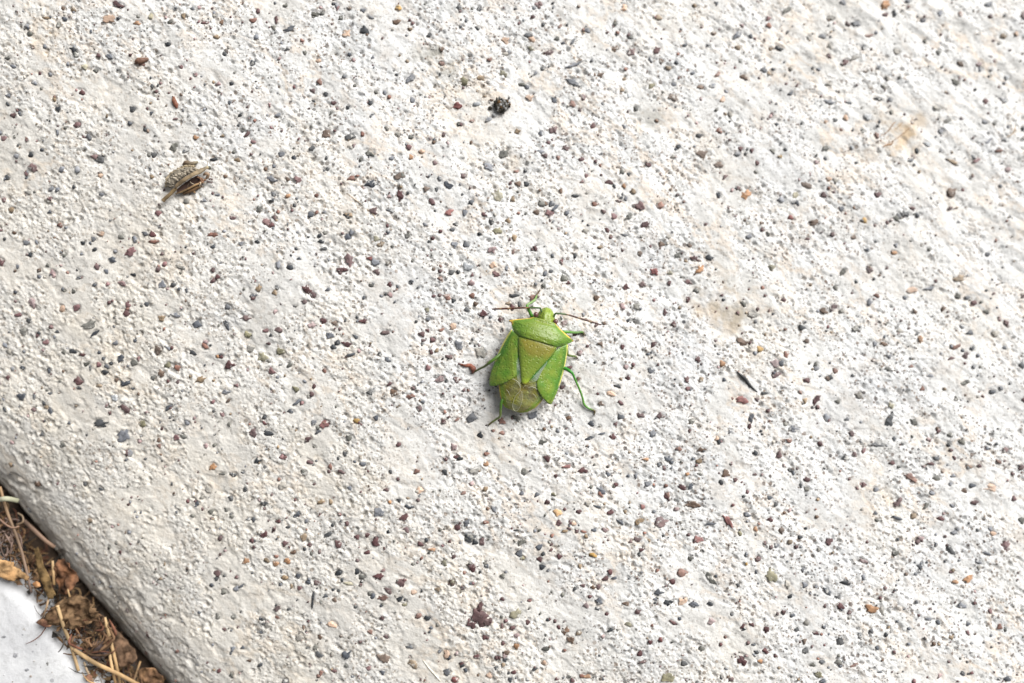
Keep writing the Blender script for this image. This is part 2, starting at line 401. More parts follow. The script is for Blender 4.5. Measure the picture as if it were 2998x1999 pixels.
GRAINS = {
# region: (x offset, y offset, scale) : "x,y,w,h,angle,colour" in the enlarged view of the photograph
(0, 0, 2.351): """
320,122,60,25,10,t 445,130,45,28,25,B 505,60,60,40,35,t 815,35,90,45,20,P 750,130,80,90,60,w 820,128,28,20,0,B 945,160,50,30,0,o 1045,118,50,45,60,V
1330,62,40,25,10,b 1415,160,18,60,85,p 1745,145,35,50,80,r 1885,190,40,30,30,G 2170,95,40,80,90,G 2220,97,30,30,0,G 1990,200,40,90,70,B 1490,255,50,35,0,t
1160,308,40,35,40,k 505,342,60,35,30,k 755,390,60,45,30,b 985,430,75,55,-35,r 1250,460,40,30,0,p 1550,375,30,32,0,k 1740,432,55,50,-20,B 1352,518,35,30,0,p
1505,580,45,40,0,q 1595,578,28,25,0,k 2200,562,40,45,0,r 2190,415,40,38,0,w 2245,650,35,38,0,k 2300,708,40,30,0,P 2100,362,38,30,0,G 2320,35,45,45,0,b 1965,35,35,40,0,G
1050,595,25,35,0,k 915,750,45,50,0,k 1210,820,18,40,80,p 1262,760,18,25,0,B 400,750,40,45,0,k 98,793,45,38,0,P 530,858,50,45,20,p 400,910,25,40,0,b 605,940,40,45,0,B
290,1032,28,25,0,B 115,1075,40,35,0,b 215,1065,40,35,20,k 685,1098,75,55,10,k 225,1155,75,60,25,P 180,1195,35,35,0,p 1065,1065,45,45,0,k 1200,1015,65,65,0,G 1278,1035,35,50,60,b
1475,1097,32,55,90,k 1378,858,35,35,0,B 1350,945,35,45,60,o 1700,925,30,60,50,P 1745,975,40,25,20,p 1915,790,25,50,70,b 1530,935,35,30,0,t 2250,920,60,70,60,T 2145,1018,50,45,-20,k
1940,1060,50,40,-20,b 2050,1240,65,60,0,p 1875,1230,80,35,20,b 1635,1100,45,30,0,t 1610,1045,30,25,0,G 2025,1085,35,35,0,B 2245,1090,25,30,0,k 2255,1165,30,25,0,k
690,1205,35,35,0,w 505,1285,30,30,0,k 335,1365,40,35,0,p 185,1320,50,40,0,g 25,1375,40,35,0,p 75,1445,50,40,0,t 335,1460,40,35,0,B 1095,1470,50,45,0,p 1285,1385,45,45,0,g
1405,1382,50,35,0,b 1500,1340,40,20,0,b 1885,1335,50,30,20,B 1980,1350,40,30,0,o 1870,1378,35,28,0,k 1780,1440,50,60,0,G 2030,1412,22,30,0,k 2010,1450,28,25,0,p 1890,1495,30,35,0,P
1840,1525,65,55,30,p 2140,1475,50,45,0,B 1605,1500,50,30,10,p 410,1548,40,35,0,r 2180,1345,30,35,0,r 60,400,40,30,0,G 100,460,45,30,20,b 190,180,35,30,0,b 240,570,45,30,0,b
60,660,50,40,20,b 210,240,40,40,30,G 350,510,35,30,0,b 470,440,28,28,0,b 580,460,45,50,0,V 660,485,40,35,0,G 30,950,45,40,0,p 420,1165,40,45,0,b 345,1300,50,30,-20,b 700,1340,40,30,0,b
""",
(1000, 0, 2.351): """
393,52,40,55,80,y 205,118,65,22,12,b 380,150,60,40,-10,T 160,215,55,80,-50,k 805,50,35,35,0,k 855,145,28,28,0,B 938,192,45,30,0,k 600,240,45,40,-30,k 1317,118,25,45,60,P
1385,172,28,28,0,k 1500,185,45,20,-45,r 1280,245,30,65,80,B 1310,270,50,35,10,w 1130,275,60,60,0,w 35,230,50,65,60,w 690,340,45,40,0,T 690,438,45,32,0,r 1480,268,35,45,80,G
1430,365,45,70,60,P 1305,332,60,35,0,v 1590,285,60,25,-50,b 1600,445,130,28,-18,b 1020,412,25,42,80,r 1115,505,55,70,-70,v 470,540,45,80,60,b 965,535,65,45,15,t 1383,475,35,25,0,k
1425,460,25,20,0,B 1785,515,45,60,70,T 1240,580,35,55,-70,G 1885,335,55,50,0,T 1995,360,50,70,60,P 2172,345,65,75,50,P 2200,420,40,40,0,T 2250,465,45,45,30,t 1900,228,30,30,0,r
1993,258,30,45,70,G 2180,120,35,60,-80,t 1945,55,50,55,0,w 1630,45,28,25,0,T 1880,165,30,35,0,G 1595,565,120,50,20,b 800,730,75,80,0,R 930,715,35,60,65,l 1295,670,60,55,0,w
1590,718,50,50,0,r 1460,690,35,60,-50,B 1665,670,35,45,0,p 2280,675,80,50,10,T 2135,590,40,55,60,v 1930,615,35,45,70,t 1945,540,30,35,0,t 200,710,45,35,30,k 490,690,40,45,0,b
330,670,28,30,0,r 300,640,30,35,0,b 45,742,25,25,0,k 820,860,25,38,80,P 900,835,22,40,80,r 1010,825,55,30,-40,b 1210,905,60,45,-10,t 1460,895,80,75,45,p 1370,915,35,40,0,b
60,940,45,70,60,k 148,925,30,35,0,r 480,947,40,30,10,G 385,925,40,40,0,g 315,885,40,35,0,g 1945,870,35,35,0,b 2030,745,40,40,0,G 1980,655,35,40,0,l 1540,1018,50,60,60,P 1395,1070,45,40,0,P
1420,980,35,30,0,p 1490,1085,28,28,0,r 1650,1095,30,45,60,p 1745,1110,25,35,0,P 1780,1140,25,22,0,r 2110,1138,60,30,10,P 2280,1080,40,40,0,g 2320,1008,35,35,0,k 1120,1060,60,80,60,G
190,1060,55,85,-75,G 465,1020,45,45,0,p 480,1085,35,38,0,o 550,1045,40,35,30,w 345,1090,35,40,0,b 1010,1145,80,60,30,b 1205,1180,20,42,80,r 1265,1178,25,25,0,k 840,1212,45,32,0,P
400,1215,50,75,60,T 65,1228,35,60,75,r 110,1212,30,18,0,r 200,1265,60,95,70,B 678,1232,35,40,0,b 738,1278,55,70,-80,B 580,1300,60,45,0,T 655,1305,30,35,0,k 405,1345,65,70,-40,P
325,1355,45,35,0,q 620,1390,40,60,-50,p 1075,1340,105,100,0,V 1275,1265,40,35,0,k 1655,1250,35,30,0,p 1840,1255,35,60,-80,P 1940,1282,30,35,0,o 1930,1185,35,50,60,G 1975,1200,30,35,0,k
2005,1320,50,45,-30,t 1610,1350,60,25,0,k 1905,1383,45,30,10,P 1740,1408,35,60,-75,r 2050,1420,70,100,-60,P 2190,1415,65,70,30,r 1380,1400,60,45,20,G 1430,1470,70,55,10,p 1470,1430,30,70,50,B
1340,1460,45,35,0,T 1800,1453,40,35,30,P 1875,1490,45,45,0,p 1980,1490,60,45,0,G 2090,1545,75,45,-10,P 215,1455,75,80,50,P 738,1462,45,70,80,R 330,1450,60,30,20,B 48,1475,60,40,15,t
980,1475,22,50,-60,p 1145,1520,40,40,0,t 1030,1525,45,45,40,k 785,1540,40,30,0,k 850,1462,35,55,0,b 1510,1315,30,40,0,T 895,1390,35,45,0,B 1445,1405,40,60,40,B 1550,1465,35,35,0,b
1030,690,30,20,0,T 215,395,30,40,0,b 55,375,28,28,0,B 20,530,30,30,0,B 150,70,40,40,0,b 945,60,30,35,0,B 1125,370,50,25,0,g 840,560,90,80,0,v 1690,210,50,35,0,b 900,60,25,22,0,G
""",
(2000, 0, 2.351): """
1398,30,75,75,0,o 1545,5,40,30,0,b 1100,15,50,40,0,b 2105,25,75,35,-30,b 715,70,90,35,-40,G 590,125,50,45,-30,p 590,170,45,35,0,r 1190,160,65,50,10,B 1650,140,60,45,-20,b 1905,100,45,45,0,r
2110,112,35,38,0,P 2340,110,40,70,0,P 2290,238,35,40,0,w 2200,250,45,60,60,t 380,235,85,45,-20,b 210,232,45,30,0,T 15,310,35,50,80,B 955,250,70,35,-10,b 855,258,35,30,0,G 375,325,45,40,0,t
655,330,85,45,20,k 605,335,35,30,0,t 1280,245,70,22,-10,r 1008,318,42,42,0,g 1665,282,28,35,0,G 1755,360,40,50,0,G 1110,432,55,65,40,P 1245,495,40,35,20,T 1340,465,55,28,-45,B
1000,385,28,50,-50,P 1910,437,65,42,20,T 2035,440,50,50,0,q 2118,485,22,20,0,B 1400,540,35,45,0,g 1865,565,55,70,-50,G 2225,530,55,55,0,l 555,480,50,45,0,B 240,512,40,55,60,r
740,475,30,35,0,g 65,500,35,30,0,b 420,530,40,60,-60,T 120,600,30,60,90,T 2005,620,25,22,0,k 2080,700,60,45,-40,P 2205,690,70,45,40,b 1333,682,60,32,5,k 1415,690,40,35,-20,B
1135,708,50,25,20,B 1010,700,100,45,15,b 740,645,30,45,60,B 1262,810,60,60,0,l 1115,812,40,45,0,w 1045,828,35,28,0,k 980,838,30,40,0,w 815,850,22,22,0,k 640,858,25,22,0,B 1230,905,35,38,0,G
1810,838,100,30,-25,G 1770,905,35,45,0,b 2140,850,38,32,0,G 2075,840,50,30,20,b 2340,885,30,35,0,k 2100,970,70,25,-40,b 1850,1110,110,32,20,t 2015,1105,70,38,-30,p 2170,1038,65,25,0,r
1670,990,60,40,10,l 980,1022,60,45,0,G 245,900,50,40,0,r 110,932,50,45,0,k 318,965,20,20,0,P 395,1022,35,40,0,P 370,1060,50,35,10,b 615,1040,28,45,-40,G 510,1122,30,35,0,P 660,1078,35,28,0,y
910,1120,30,45,-60,q 130,1060,90,75,0,T 240,1135,70,50,0,T 500,1185,30,20,30,G 290,1218,60,35,-40,P 380,1290,28,45,60,P 435,1340,90,80,-10,o 245,1340,40,45,0,B 775,1342,55,50,0,V
785,1395,35,40,0,B 965,1340,40,55,-70,P 1003,1297,25,28,0,r 1335,1340,48,52,-50,P 740,1495,45,38,-20,R 1520,1475,70,65,30,k 1570,1430,50,35,20,P 1610,1480,50,38,10,B 2235,1165,40,55,50,q
1850,1325,80,70,0,T 1245,1515,50,45,0,y 905,1530,85,50,0,T 855,1275,95,45,20,T 1090,1435,40,45,0,b 1020,120,80,60,0,g 1240,330,25,35,0,B 1180,400,30,70,70,g 1470,350,60,45,20,g 930,475,35,30,0,b
1740,750,70,45,10,g 1380,600,50,40,0,g 1000,580,50,30,0,g 1000,1235,50,35,10,w 270,690,35,50,40,w 1160,1015,40,35,0,l
""",
(0, 667, 2.352): """
10,238,45,60,0,p 180,100,50,40,0,b 95,35,35,22,0,T 685,38,60,38,0,w 835,60,40,45,60,G 645,75,35,40,0,B 930,75,45,50,0,b 1000,40,30,60,-80,B 1055,45,50,45,30,P 1475,48,80,32,8,r
1065,95,75,28,0,r 570,105,30,25,0,k 650,150,40,25,-20,k 900,165,85,70,10,p 770,215,55,45,0,B 670,270,40,45,0,p 365,315,45,65,-40,q 325,258,30,38,0,G 1118,182,35,38,0,P 1470,128,35,35,0,B
1250,270,35,75,-80,g 845,385,70,40,30,p 735,298,38,30,30,b 920,320,40,25,20,k 1120,390,60,65,-50,b 1090,285,35,40,0,P 1500,335,35,50,60,P 1470,365,35,50,60,P 1195,392,45,35,0,k
1235,422,25,25,0,B 1290,430,28,35,0,B 1920,255,40,60,0,b 1998,270,40,50,80,k 2060,212,35,25,0,B 2230,140,50,28,0,k 2208,92,45,25,0,k 2340,285,35,75,80,P 1775,95,35,25,0,k 2255,425,40,28,-30,B
225,510,65,70,-50,q 430,555,45,50,0,w 530,550,45,60,60,p 885,530,40,50,80,p 1010,525,35,35,0,B 125,597,55,40,0,p 200,640,35,40,0,k 615,672,110,60,-20,G 160,715,55,60,0,G 660,725,95,28,-35,B
260,740,35,30,30,p 315,785,50,45,0,p 1115,625,50,65,60,t 1210,600,35,80,-80,b 800,790,40,42,0,B 935,778,25,30,0,B 510,850,65,28,10,k 575,875,50,25,0,P 1355,665,55,50,50,B 1560,665,28,85,-25,B
1690,620,40,80,80,P 2115,430,65,90,-50,P 2100,510,50,30,0,P 1785,415,45,60,0,t 1895,445,40,40,0,t 1705,735,55,50,0,v 1720,830,55,60,20,g 1810,895,65,80,-60,v 1580,950,95,85,0,P 1930,850,60,55,-20,v
1870,985,65,42,30,P 1410,815,35,55,-60,r 1330,860,38,60,-60,k 1090,840,60,65,30,T 1225,965,50,45,0,r 1115,1000,45,55,0,T 1160,945,45,50,40,v 1380,1045,45,85,60,t 930,930,55,50,-40,G 840,895,60,50,-20,B
730,995,55,40,10,k 690,940,40,35,0,p 605,935,50,25,-20,G 545,1055,70,55,20,P 865,1070,45,85,70,B 700,1345,60,115,80,k 855,1430,85,120,45,b 865,1250,60,95,-50,P 140,1165,65,60,0,B 235,1160,25,45,0,B
345,1140,35,25,0,B 475,1345,30,35,0,B 285,1425,45,45,0,k 985,1345,60,55,0,v 1215,1440,45,55,0,p 1095,1498,35,40,0,r 880,1550,40,45,0,P 1745,1410,60,65,30,P 1850,1412,85,38,8,k 2120,1455,35,60,60,P
2230,1355,70,60,-20,R 2165,1340,55,45,-40,b 2190,1405,60,40,-30,B 1865,740,28,35,0,k 1920,700,40,55,-70,P 1830,705,45,35,0,p 2150,670,55,60,60,q 2225,640,50,50,0,P 2300,655,45,40,0,T 2270,740,60,55,50,b
2300,820,35,45,-60,k 1825,1305,30,32,0,k 2035,1105,55,40,30,v 2235,980,30,35,0,r 1570,545,45,35,20,B 1420,1500,40,35,0,q 1165,1235,30,65,55,B 50,1030,35,45,0,P 150,962,35,25,0,B
1555,1130,70,40,0,b 1630,1085,40,35,20,p 1165,830,25,70,-60,b 1500,885,35,25,0,o 1995,945,35,45,60,G 2050,1200,30,70,60,b 2000,1260,40,30,0,B 1850,795,35,18,0,P 340,980,30,40,0,B 720,900,25,28,0,B
110,440,28,25,0,B 435,420,28,28,0,B 515,435,35,35,0,G 275,335,30,30,0,b 545,345,40,22,0,B 655,395,32,25,0,B 125,265,25,35,0,b 560,180,30,22,0,b 790,160,25,25,0,b 60,850,35,40,0,g 440,855,35,35,0,G
345,1260,35,50,0,B 230,1250,35,28,0,p 795,1170,60,70,60,l 85,970,35,32,0,b 1060,1030,35,40,0,G 1160,1055,30,25,0,P 690,1085,50,22,-10,t 395,715,40,28,0,B
""",
(1000, 667, 2.352): """
1070,20,70,55,0,v 1190,70,40,50,0,t 680,22,30,25,0,P 765,12,40,25,0,B 948,40,30,28,0,k 598,95,28,25,0,k 630,70,32,30,0,P 240,75,50,50,40,v 270,110,55,50,0,t 55,215,75,95,-40,p
190,208,45,32,0,R 230,235,60,60,-20,b 780,115,55,50,-20,b 860,118,50,40,20,B 1185,165,30,42,40,r 1335,140,40,40,0,P 1045,255,70,60,20,w 1063,320,60,45,10,P 680,348,40,28,10,r 480,370,30,35,0,k
895,378,45,45,-20,q 330,390,35,40,0,P 335,460,40,45,-30,p 728,475,60,40,20,r 770,502,40,45,-40,k 895,465,40,50,0,r 1190,465,75,28,0,k 1225,525,25,40,0,k 1310,480,75,80,0,r 975,590,50,75,-70,P
1097,635,40,38,0,P 595,628,38,28,0,b 590,565,35,35,0,v 150,640,40,70,80,P 765,675,55,55,-30,w 300,720,30,70,80,P 592,705,35,35,30,P 548,730,50,45,0,P 100,750,25,60,-55,B 38,800,75,42,15,P
805,800,90,95,-40,b 955,855,65,95,-40,g 620,855,40,35,20,P 740,885,55,35,20,P 262,868,30,35,0,k 60,875,70,22,-10,B 315,905,30,55,-60,b 515,645,22,20,0,k 675,1045,70,45,-30,q 797,1045,55,50,20,P
330,1075,30,45,60,P 720,1057,18,18,0,k 360,1135,55,70,-40,T 475,1160,65,38,0,r 537,1243,50,45,0,P 555,1195,40,25,0,B 895,1310,65,70,40,B 1105,1330,45,60,-50,r 1205,1310,40,80,-70,G
1315,1290,75,45,-15,b 955,1425,40,45,0,k 1045,1395,35,20,0,r 795,1320,25,40,60,r 240,1305,35,40,-30,B 105,1325,45,45,0,y 390,1490,35,40,30,P 775,1510,50,70,-30,q 1000,1555,40,30,0,r 55,1445,50,40,20,G
2155,300,65,65,-30,R 2260,312,50,40,0,v 1960,405,65,50,15,P 1560,380,45,35,0,P 2075,385,70,50,20,P 2230,580,45,55,0,P 2030,540,50,50,0,G 1665,595,35,30,0,b 1750,670,32,30,0,P
1530,660,55,55,20,q 1610,730,45,25,-30,P 1780,800,50,45,30,T 1640,860,40,45,0,q 1400,315,30,40,0,b 1440,300,35,25,0,B 1380,362,20,20,0,k 1755,480,40,40,0,T 1900,1090,60,32,20,k
1850,1140,40,70,-75,w 1520,1095,35,30,0,P 1920,1300,45,50,-50,B 1780,1210,55,45,30,T 2055,1290,65,40,25,P 2190,1295,70,60,20,P 1718,1345,45,40,0,B 1920,1205,25,45,-60,p 1885,1350,30,45,30,P
2140,1415,55,60,50,b 1865,1435,50,40,0,P 1705,1445,65,25,-15,B 1795,1415,15,55,80,B 2125,980,50,50,30,b 1970,1030,35,35,0,P 2320,1520,50,30,0,r 1380,1475,65,50,0,G 2290,660,35,45,0,P
2310,190,50,70,50,G 2200,110,70,50,20,T 2055,175,35,50,0,T 1945,50,18,60,-85,B 1830,15,45,40,0,P 1680,20,45,50,0,g 1040,150,60,80,60,q 870,270,80,70,0,l 755,305,40,40,0,k 805,305,25,30,0,k
680,298,30,28,0,P 900,325,25,40,0,p 1150,515,40,35,0,t 675,465,30,28,0,P 635,470,30,25,0,p 1240,980,35,45,0,b 1960,960,35,40,0,q 2250,60,40,40,0,g 1780,130,40,30,0,t 1570,960,40,28,0,P
2150,800,35,50,60,P 1935,820,30,40,0,P 2010,940,25,30,0,p 630,770,40,30,0,p 690,700,45,22,-20,r 565,775,40,20,0,P 150,480,30,30,0,B 25,640,22,22,0,k 110,615,20,20,0,k 385,405,20,25,0,B
""",
(2000, 667, 2.355): """
1030,45,45,40,0,P 1175,62,45,40,0,T 855,75,45,20,-15,P 1325,95,38,20,0,k 590,38,40,40,0,G 1265,150,35,30,0,B 1455,170,50,32,15,o 2100,180,42,35,0,B 1695,150,30,25,0,G 75,208,70,45,0,P
175,205,70,50,20,k 115,285,80,50,-30,o 35,370,70,38,25,P 1285,285,60,50,35,P 1105,300,70,40,-30,G 1900,350,90,50,-20,t 1705,415,36,90,80,b 1590,430,50,100,80,w 1335,465,50,30,10,r 1895,470,55,45,20,G
1960,480,45,30,0,B 2005,520,65,40,-20,P 1535,482,40,35,0,b 965,570,70,60,50,T 1030,550,55,65,30,P 690,495,40,28,0,P 480,600,80,32,10,g 820,688,50,40,0,k 1185,695,55,65,-60,G 2230,655,50,50,0,P
1925,680,45,28,0,b 2085,575,50,40,0,G 850,780,50,35,-20,T 410,790,110,62,10,T 530,835,50,42,0,y 710,865,45,60,30,r 270,935,45,50,0,o 105,905,50,55,-40,P 635,930,90,70,0,q 635,1005,105,75,15,p
1385,800,55,40,20,T 1635,765,45,55,-30,o 1875,820,40,85,65,r 1945,880,55,50,0,P 1845,900,60,28,-15,P 1310,912,28,25,0,r 1050,985,35,40,0,r 1000,1040,45,40,0,T 845,1048,50,42,0,P 915,968,45,40,0,b
560,1138,55,20,0,k 400,1185,60,100,-80,R 510,1185,35,50,-60,P 920,1180,90,42,-40,P 1060,1195,40,35,0,G 1215,1150,60,55,0,g 1435,1225,55,50,0,V 465,1315,45,65,0,B 1130,1320,38,35,0,B
1420,1335,85,75,-20,k 1590,1335,45,60,-40,G 1645,1110,45,55,0,r 1165,1420,50,40,0,P 1830,1425,45,40,0,G 1910,1472,50,45,0,G 1330,1495,110,35,10,B 1455,1455,30,35,0,B 1510,1490,35,35,0,k
945,1490,30,45,-60,P 495,1550,40,45,-40,k 725,1465,55,35,0,r 230,1455,40,45,0,w 120,1530,80,38,0,T 755,1385,70,45,10,b 2185,1105,40,35,0,b 2125,1130,50,32,10,B 1875,1180,40,50,0,G 25,1045,50,45,0,P
455,55,45,45,0,b 45,120,50,30,0,T 610,270,70,55,0,v 1050,410,35,45,0,G 90,430,45,40,0,G 35,490,30,50,0,P 590,570,30,25,0,r 700,700,28,22,0,r 1320,800,30,40,0,b 2215,825,35,25,0,b 2030,880,30,28,0,b
1570,955,40,35,0,r 2330,945,40,50,0,B 1400,970,35,30,0,G 2000,960,28,28,0,B 1700,1020,60,22,0,b 1090,570,30,45,0,g 1490,710,50,35,0,g 1420,880,45,40,0,b 2150,730,60,50,0,g 2340,1185,35,35,0,P
""",
(600, 1333, 2.354): """
50,78,45,60,70,o 360,40,55,48,0,k 550,15,35,35,0,P 195,135,55,35,10,k 118,125,45,25,0,G 720,45,35,50,-70,p 940,110,30,55,-60,P 865,75,30,45,0,r 680,118,60,30,40,G 535,210,50,60,50,g 275,235,30,35,-20,k
180,295,45,38,0,k 460,270,30,25,0,P 410,330,50,40,0,k 800,320,40,55,80,t 870,320,28,38,0,t 1280,112,30,28,0,k 1460,110,35,45,80,r 1250,235,40,25,0,P 1340,310,28,45,-60,k 1200,395,80,70,-20,b
1410,350,65,32,10,B 1370,430,70,45,-30,P 1275,322,30,25,0,o 1780,260,25,45,70,r 1475,240,45,60,40,w 640,405,35,50,60,B 930,408,22,32,-70,R 335,440,35,40,20,B 575,490,35,25,0,k 980,468,40,35,0,P
880,480,28,30,0,k 410,545,60,50,-50,P 480,505,28,32,0,P 680,565,50,60,40,t 550,605,55,45,0,P 850,545,30,80,60,k 920,605,65,65,20,P 1175,600,65,70,50,P 1045,560,40,40,0,P 1120,545,35,40,0,P
1265,525,30,30,0,k 1390,510,50,40,20,p 1745,490,50,50,0,P 1805,465,50,50,0,B 1830,575,90,55,20,k 1690,590,30,25,0,P 1490,610,50,28,20,P 1560,645,60,28,0,o 285,725,60,70,45,o 565,725,45,55,-60,o
490,745,45,40,0,o 495,695,35,25,0,r 425,720,40,50,-50,t 105,570,35,40,0,P 690,645,25,25,0,k 610,665,40,35,0,T 550,840,50,35,20,t 645,830,35,40,0,B 80,850,40,30,0,k 135,828,28,25,0,k
775,875,50,40,15,P 715,870,45,35,-30,B 920,810,50,40,0,k 1050,800,38,40,0,k 1080,835,50,45,-40,G 990,880,70,25,10,V 1200,835,55,75,60,P 1355,875,70,75,0,P 1265,930,65,38,35,P 1440,940,45,35,0,w
1345,985,50,38,-30,k 1230,980,85,38,10,r 1155,970,35,45,0,B 1715,690,35,40,0,P 1650,740,45,45,0,v 1840,775,55,50,0,P 1705,875,50,45,0,T 1600,920,40,35,0,t 1780,910,35,25,0,P 1375,1025,35,30,0,v
885,925,25,22,0,k 920,930,28,25,0,k 895,992,38,35,0,T 745,990,18,130,5,k 500,1055,45,55,30,P 1035,1045,30,28,0,k 1220,1120,35,35,0,P 1470,1105,45,40,0,r 1535,1122,48,38,0,k 90,1110,45,45,30,G
395,1130,30,25,0,k 430,1165,50,55,50,g 875,1165,75,42,10,w 795,1250,40,40,0,T 1135,1215,40,38,0,r 1245,1250,40,28,0,P 1410,1325,60,38,10,B 785,1375,65,52,20,k 980,1375,70,80,40,B 760,1320,40,45,-30,G
1230,1400,65,100,-60,T 1225,1500,40,55,-60,B 1430,1440,55,85,-50,t 1665,1495,50,55,40,B 1720,1545,50,45,0,R 890,1485,45,30,10,P 1770,1440,40,35,0,P 1665,1370,50,70,0,w 400,400,0,0,0,k
300,440,40,30,0,b 150,370,35,35,0,G 40,390,40,45,0,G 190,420,35,30,0,G 325,585,30,40,0,P 340,632,25,22,0,P 655,910,35,35,0,p 600,900,22,35,0,t 510,165,30,25,0,r 1090,60,50,35,0,b 1660,25,40,28,0,P
1730,10,35,28,0,P 700,450,30,35,0,b 510,455,30,30,0,P 490,1030,20,20,0,k 1120,665,45,35,0,P 790,665,25,28,0,P 720,615,35,28,0,P 250,900,50,20,-30,B 215,915,40,50,0,b 130,940,45,40,0,G 195,1115,30,40,0,G
380,1215,40,25,0,B 305,1410,40,20,0,T 260,1325,40,35,0,B 180,1360,25,22,0,B 555,1555,50,45,0,k 185,1510,30,40,0,G 650,1250,70,60,0,g 20,235,45,60,0,g
""",
(1300, 1333, 2.354): """
290,58,38,38,0,o 215,110,90,50,-20,g 285,230,35,35,0,t 710,20,60,40,30,P 840,75,65,28,-10,R 955,103,65,42,-10,P 770,140,30,22,0,P 555,105,45,60,0,G 1545,20,60,50,30,B 1385,25,50,25,0,o
1480,65,32,32,0,B 1755,35,45,50,0,t 1760,125,35,30,0,G 1675,130,30,25,0,o 1405,195,45,38,0,b 1530,210,30,25,0,r 1640,215,45,70,-60,P 1700,210,60,45,-20,B 1085,240,42,80,-60,b 1540,285,45,70,-50,P
1720,340,120,75,10,T 1495,460,95,75,20,p 1370,355,45,32,30,R 640,265,28,50,60,B 710,320,40,35,-30,P 785,395,52,65,-50,O 793,462,60,52,0,P 1145,390,50,42,-10,P 1215,460,70,32,35,B 1345,455,45,70,50,t
755,265,30,40,-60,v 930,385,40,35,0,P 895,468,35,45,-60,w 830,520,45,22,0,t 915,520,35,30,30,P 960,525,18,45,-80,r 1110,515,50,32,15,q 1750,580,75,58,-20,R 1335,580,60,42,-10,P 1285,595,30,35,0,p
1360,650,40,28,0,P 530,600,45,60,40,G 290,460,45,25,0,r 180,565,80,48,15,G 262,598,50,50,-30,P 500,515,40,18,10,k 540,710,40,40,0,v 655,715,40,45,0,P 678,768,42,42,0,k 795,700,40,42,20,P
1025,685,40,60,-60,y 740,650,28,35,60,P 1115,850,30,55,60,P 1145,805,45,40,0,P 1175,845,45,20,-20,B 1640,810,75,55,25,r 1840,850,45,110,-45,G 1575,870,55,38,0,P 1470,790,22,35,60,r 1700,710,35,38,0,G
1475,945,80,60,10,B 1640,1005,50,75,70,w 1545,1015,70,48,-15,k 1720,1025,45,70,-70,B 1830,1020,45,30,0,k 1070,1010,60,45,35,B 1065,908,40,38,20,P 1025,910,35,30,0,T 1005,975,32,22,0,P 1120,1092,28,28,0,P
980,1035,40,40,0,q 1060,1055,35,30,0,B 245,1115,150,140,0,P 250,1040,50,70,0,P 190,1160,90,70,0,P 290,1150,80,65,0,P 500,1090,70,105,55,v 130,910,35,25,0,k 55,875,45,40,0,v 590,1000,20,35,80,R
400,990,35,26,0,P 578,1148,30,40,0,P 715,1135,25,25,0,k 835,1210,58,60,0,T 875,1275,50,60,-40,T 930,1225,30,50,60,t 500,1318,42,48,0,o 225,1383,45,42,0,P 430,1360,55,42,0,T 360,1395,30,32,0,P
480,1490,35,35,0,P 360,1465,25,28,0,k 690,1430,40,35,0,w 620,1475,75,22,-45,k 705,1335,65,28,-10,G 1350,1365,35,45,45,P 1370,1420,18,70,75,P 1490,1265,30,35,0,R 1420,1285,35,35,0,P 1840,1140,70,55,0,q
1775,1330,40,50,-70,G 1580,1150,60,26,30,P 1655,1430,50,35,10,k 1540,1530,100,70,-10,v 1145,1205,28,50,70,k 1270,1160,32,50,-70,v 310,1515,45,40,0,w 20,1495,45,45,0,B 75,1550,50,45,0,R 985,1525,55,32,0,o
125,1445,35,35,0,k 280,1250,32,40,0,P 150,1480,35,30,0,B 300,1255,25,25,0,P 1435,1170,30,22,0,r 400,1175,20,40,0,P 470,1190,40,30,0,P 865,450,25,25,0,P 300,365,30,25,0,T 400,830,35,45,0,G 290,760,35,35,0,B
185,765,45,35,0,P 200,795,28,22,0,P 405,1295,30,28,0,P 380,1395,25,25,0,P 500,1240,40,40,0,q 1330,1080,55,45,0,P 1250,1020,50,35,0,T 1450,1015,28,20,0,k 950,1520,35,28,0,r 830,1345,28,22,0,r
1055,350,60,20,20,B 990,330,40,45,0,g 860,1525,35,28,0,G 960,900,28,50,-80,P 1135,985,0,0,0,P 1685,545,30,25,0,P 1600,370,40,28,0,q 1830,470,80,20,-10,B 1250,390,25,30,0,t 920,740,0,0,0,k
""",
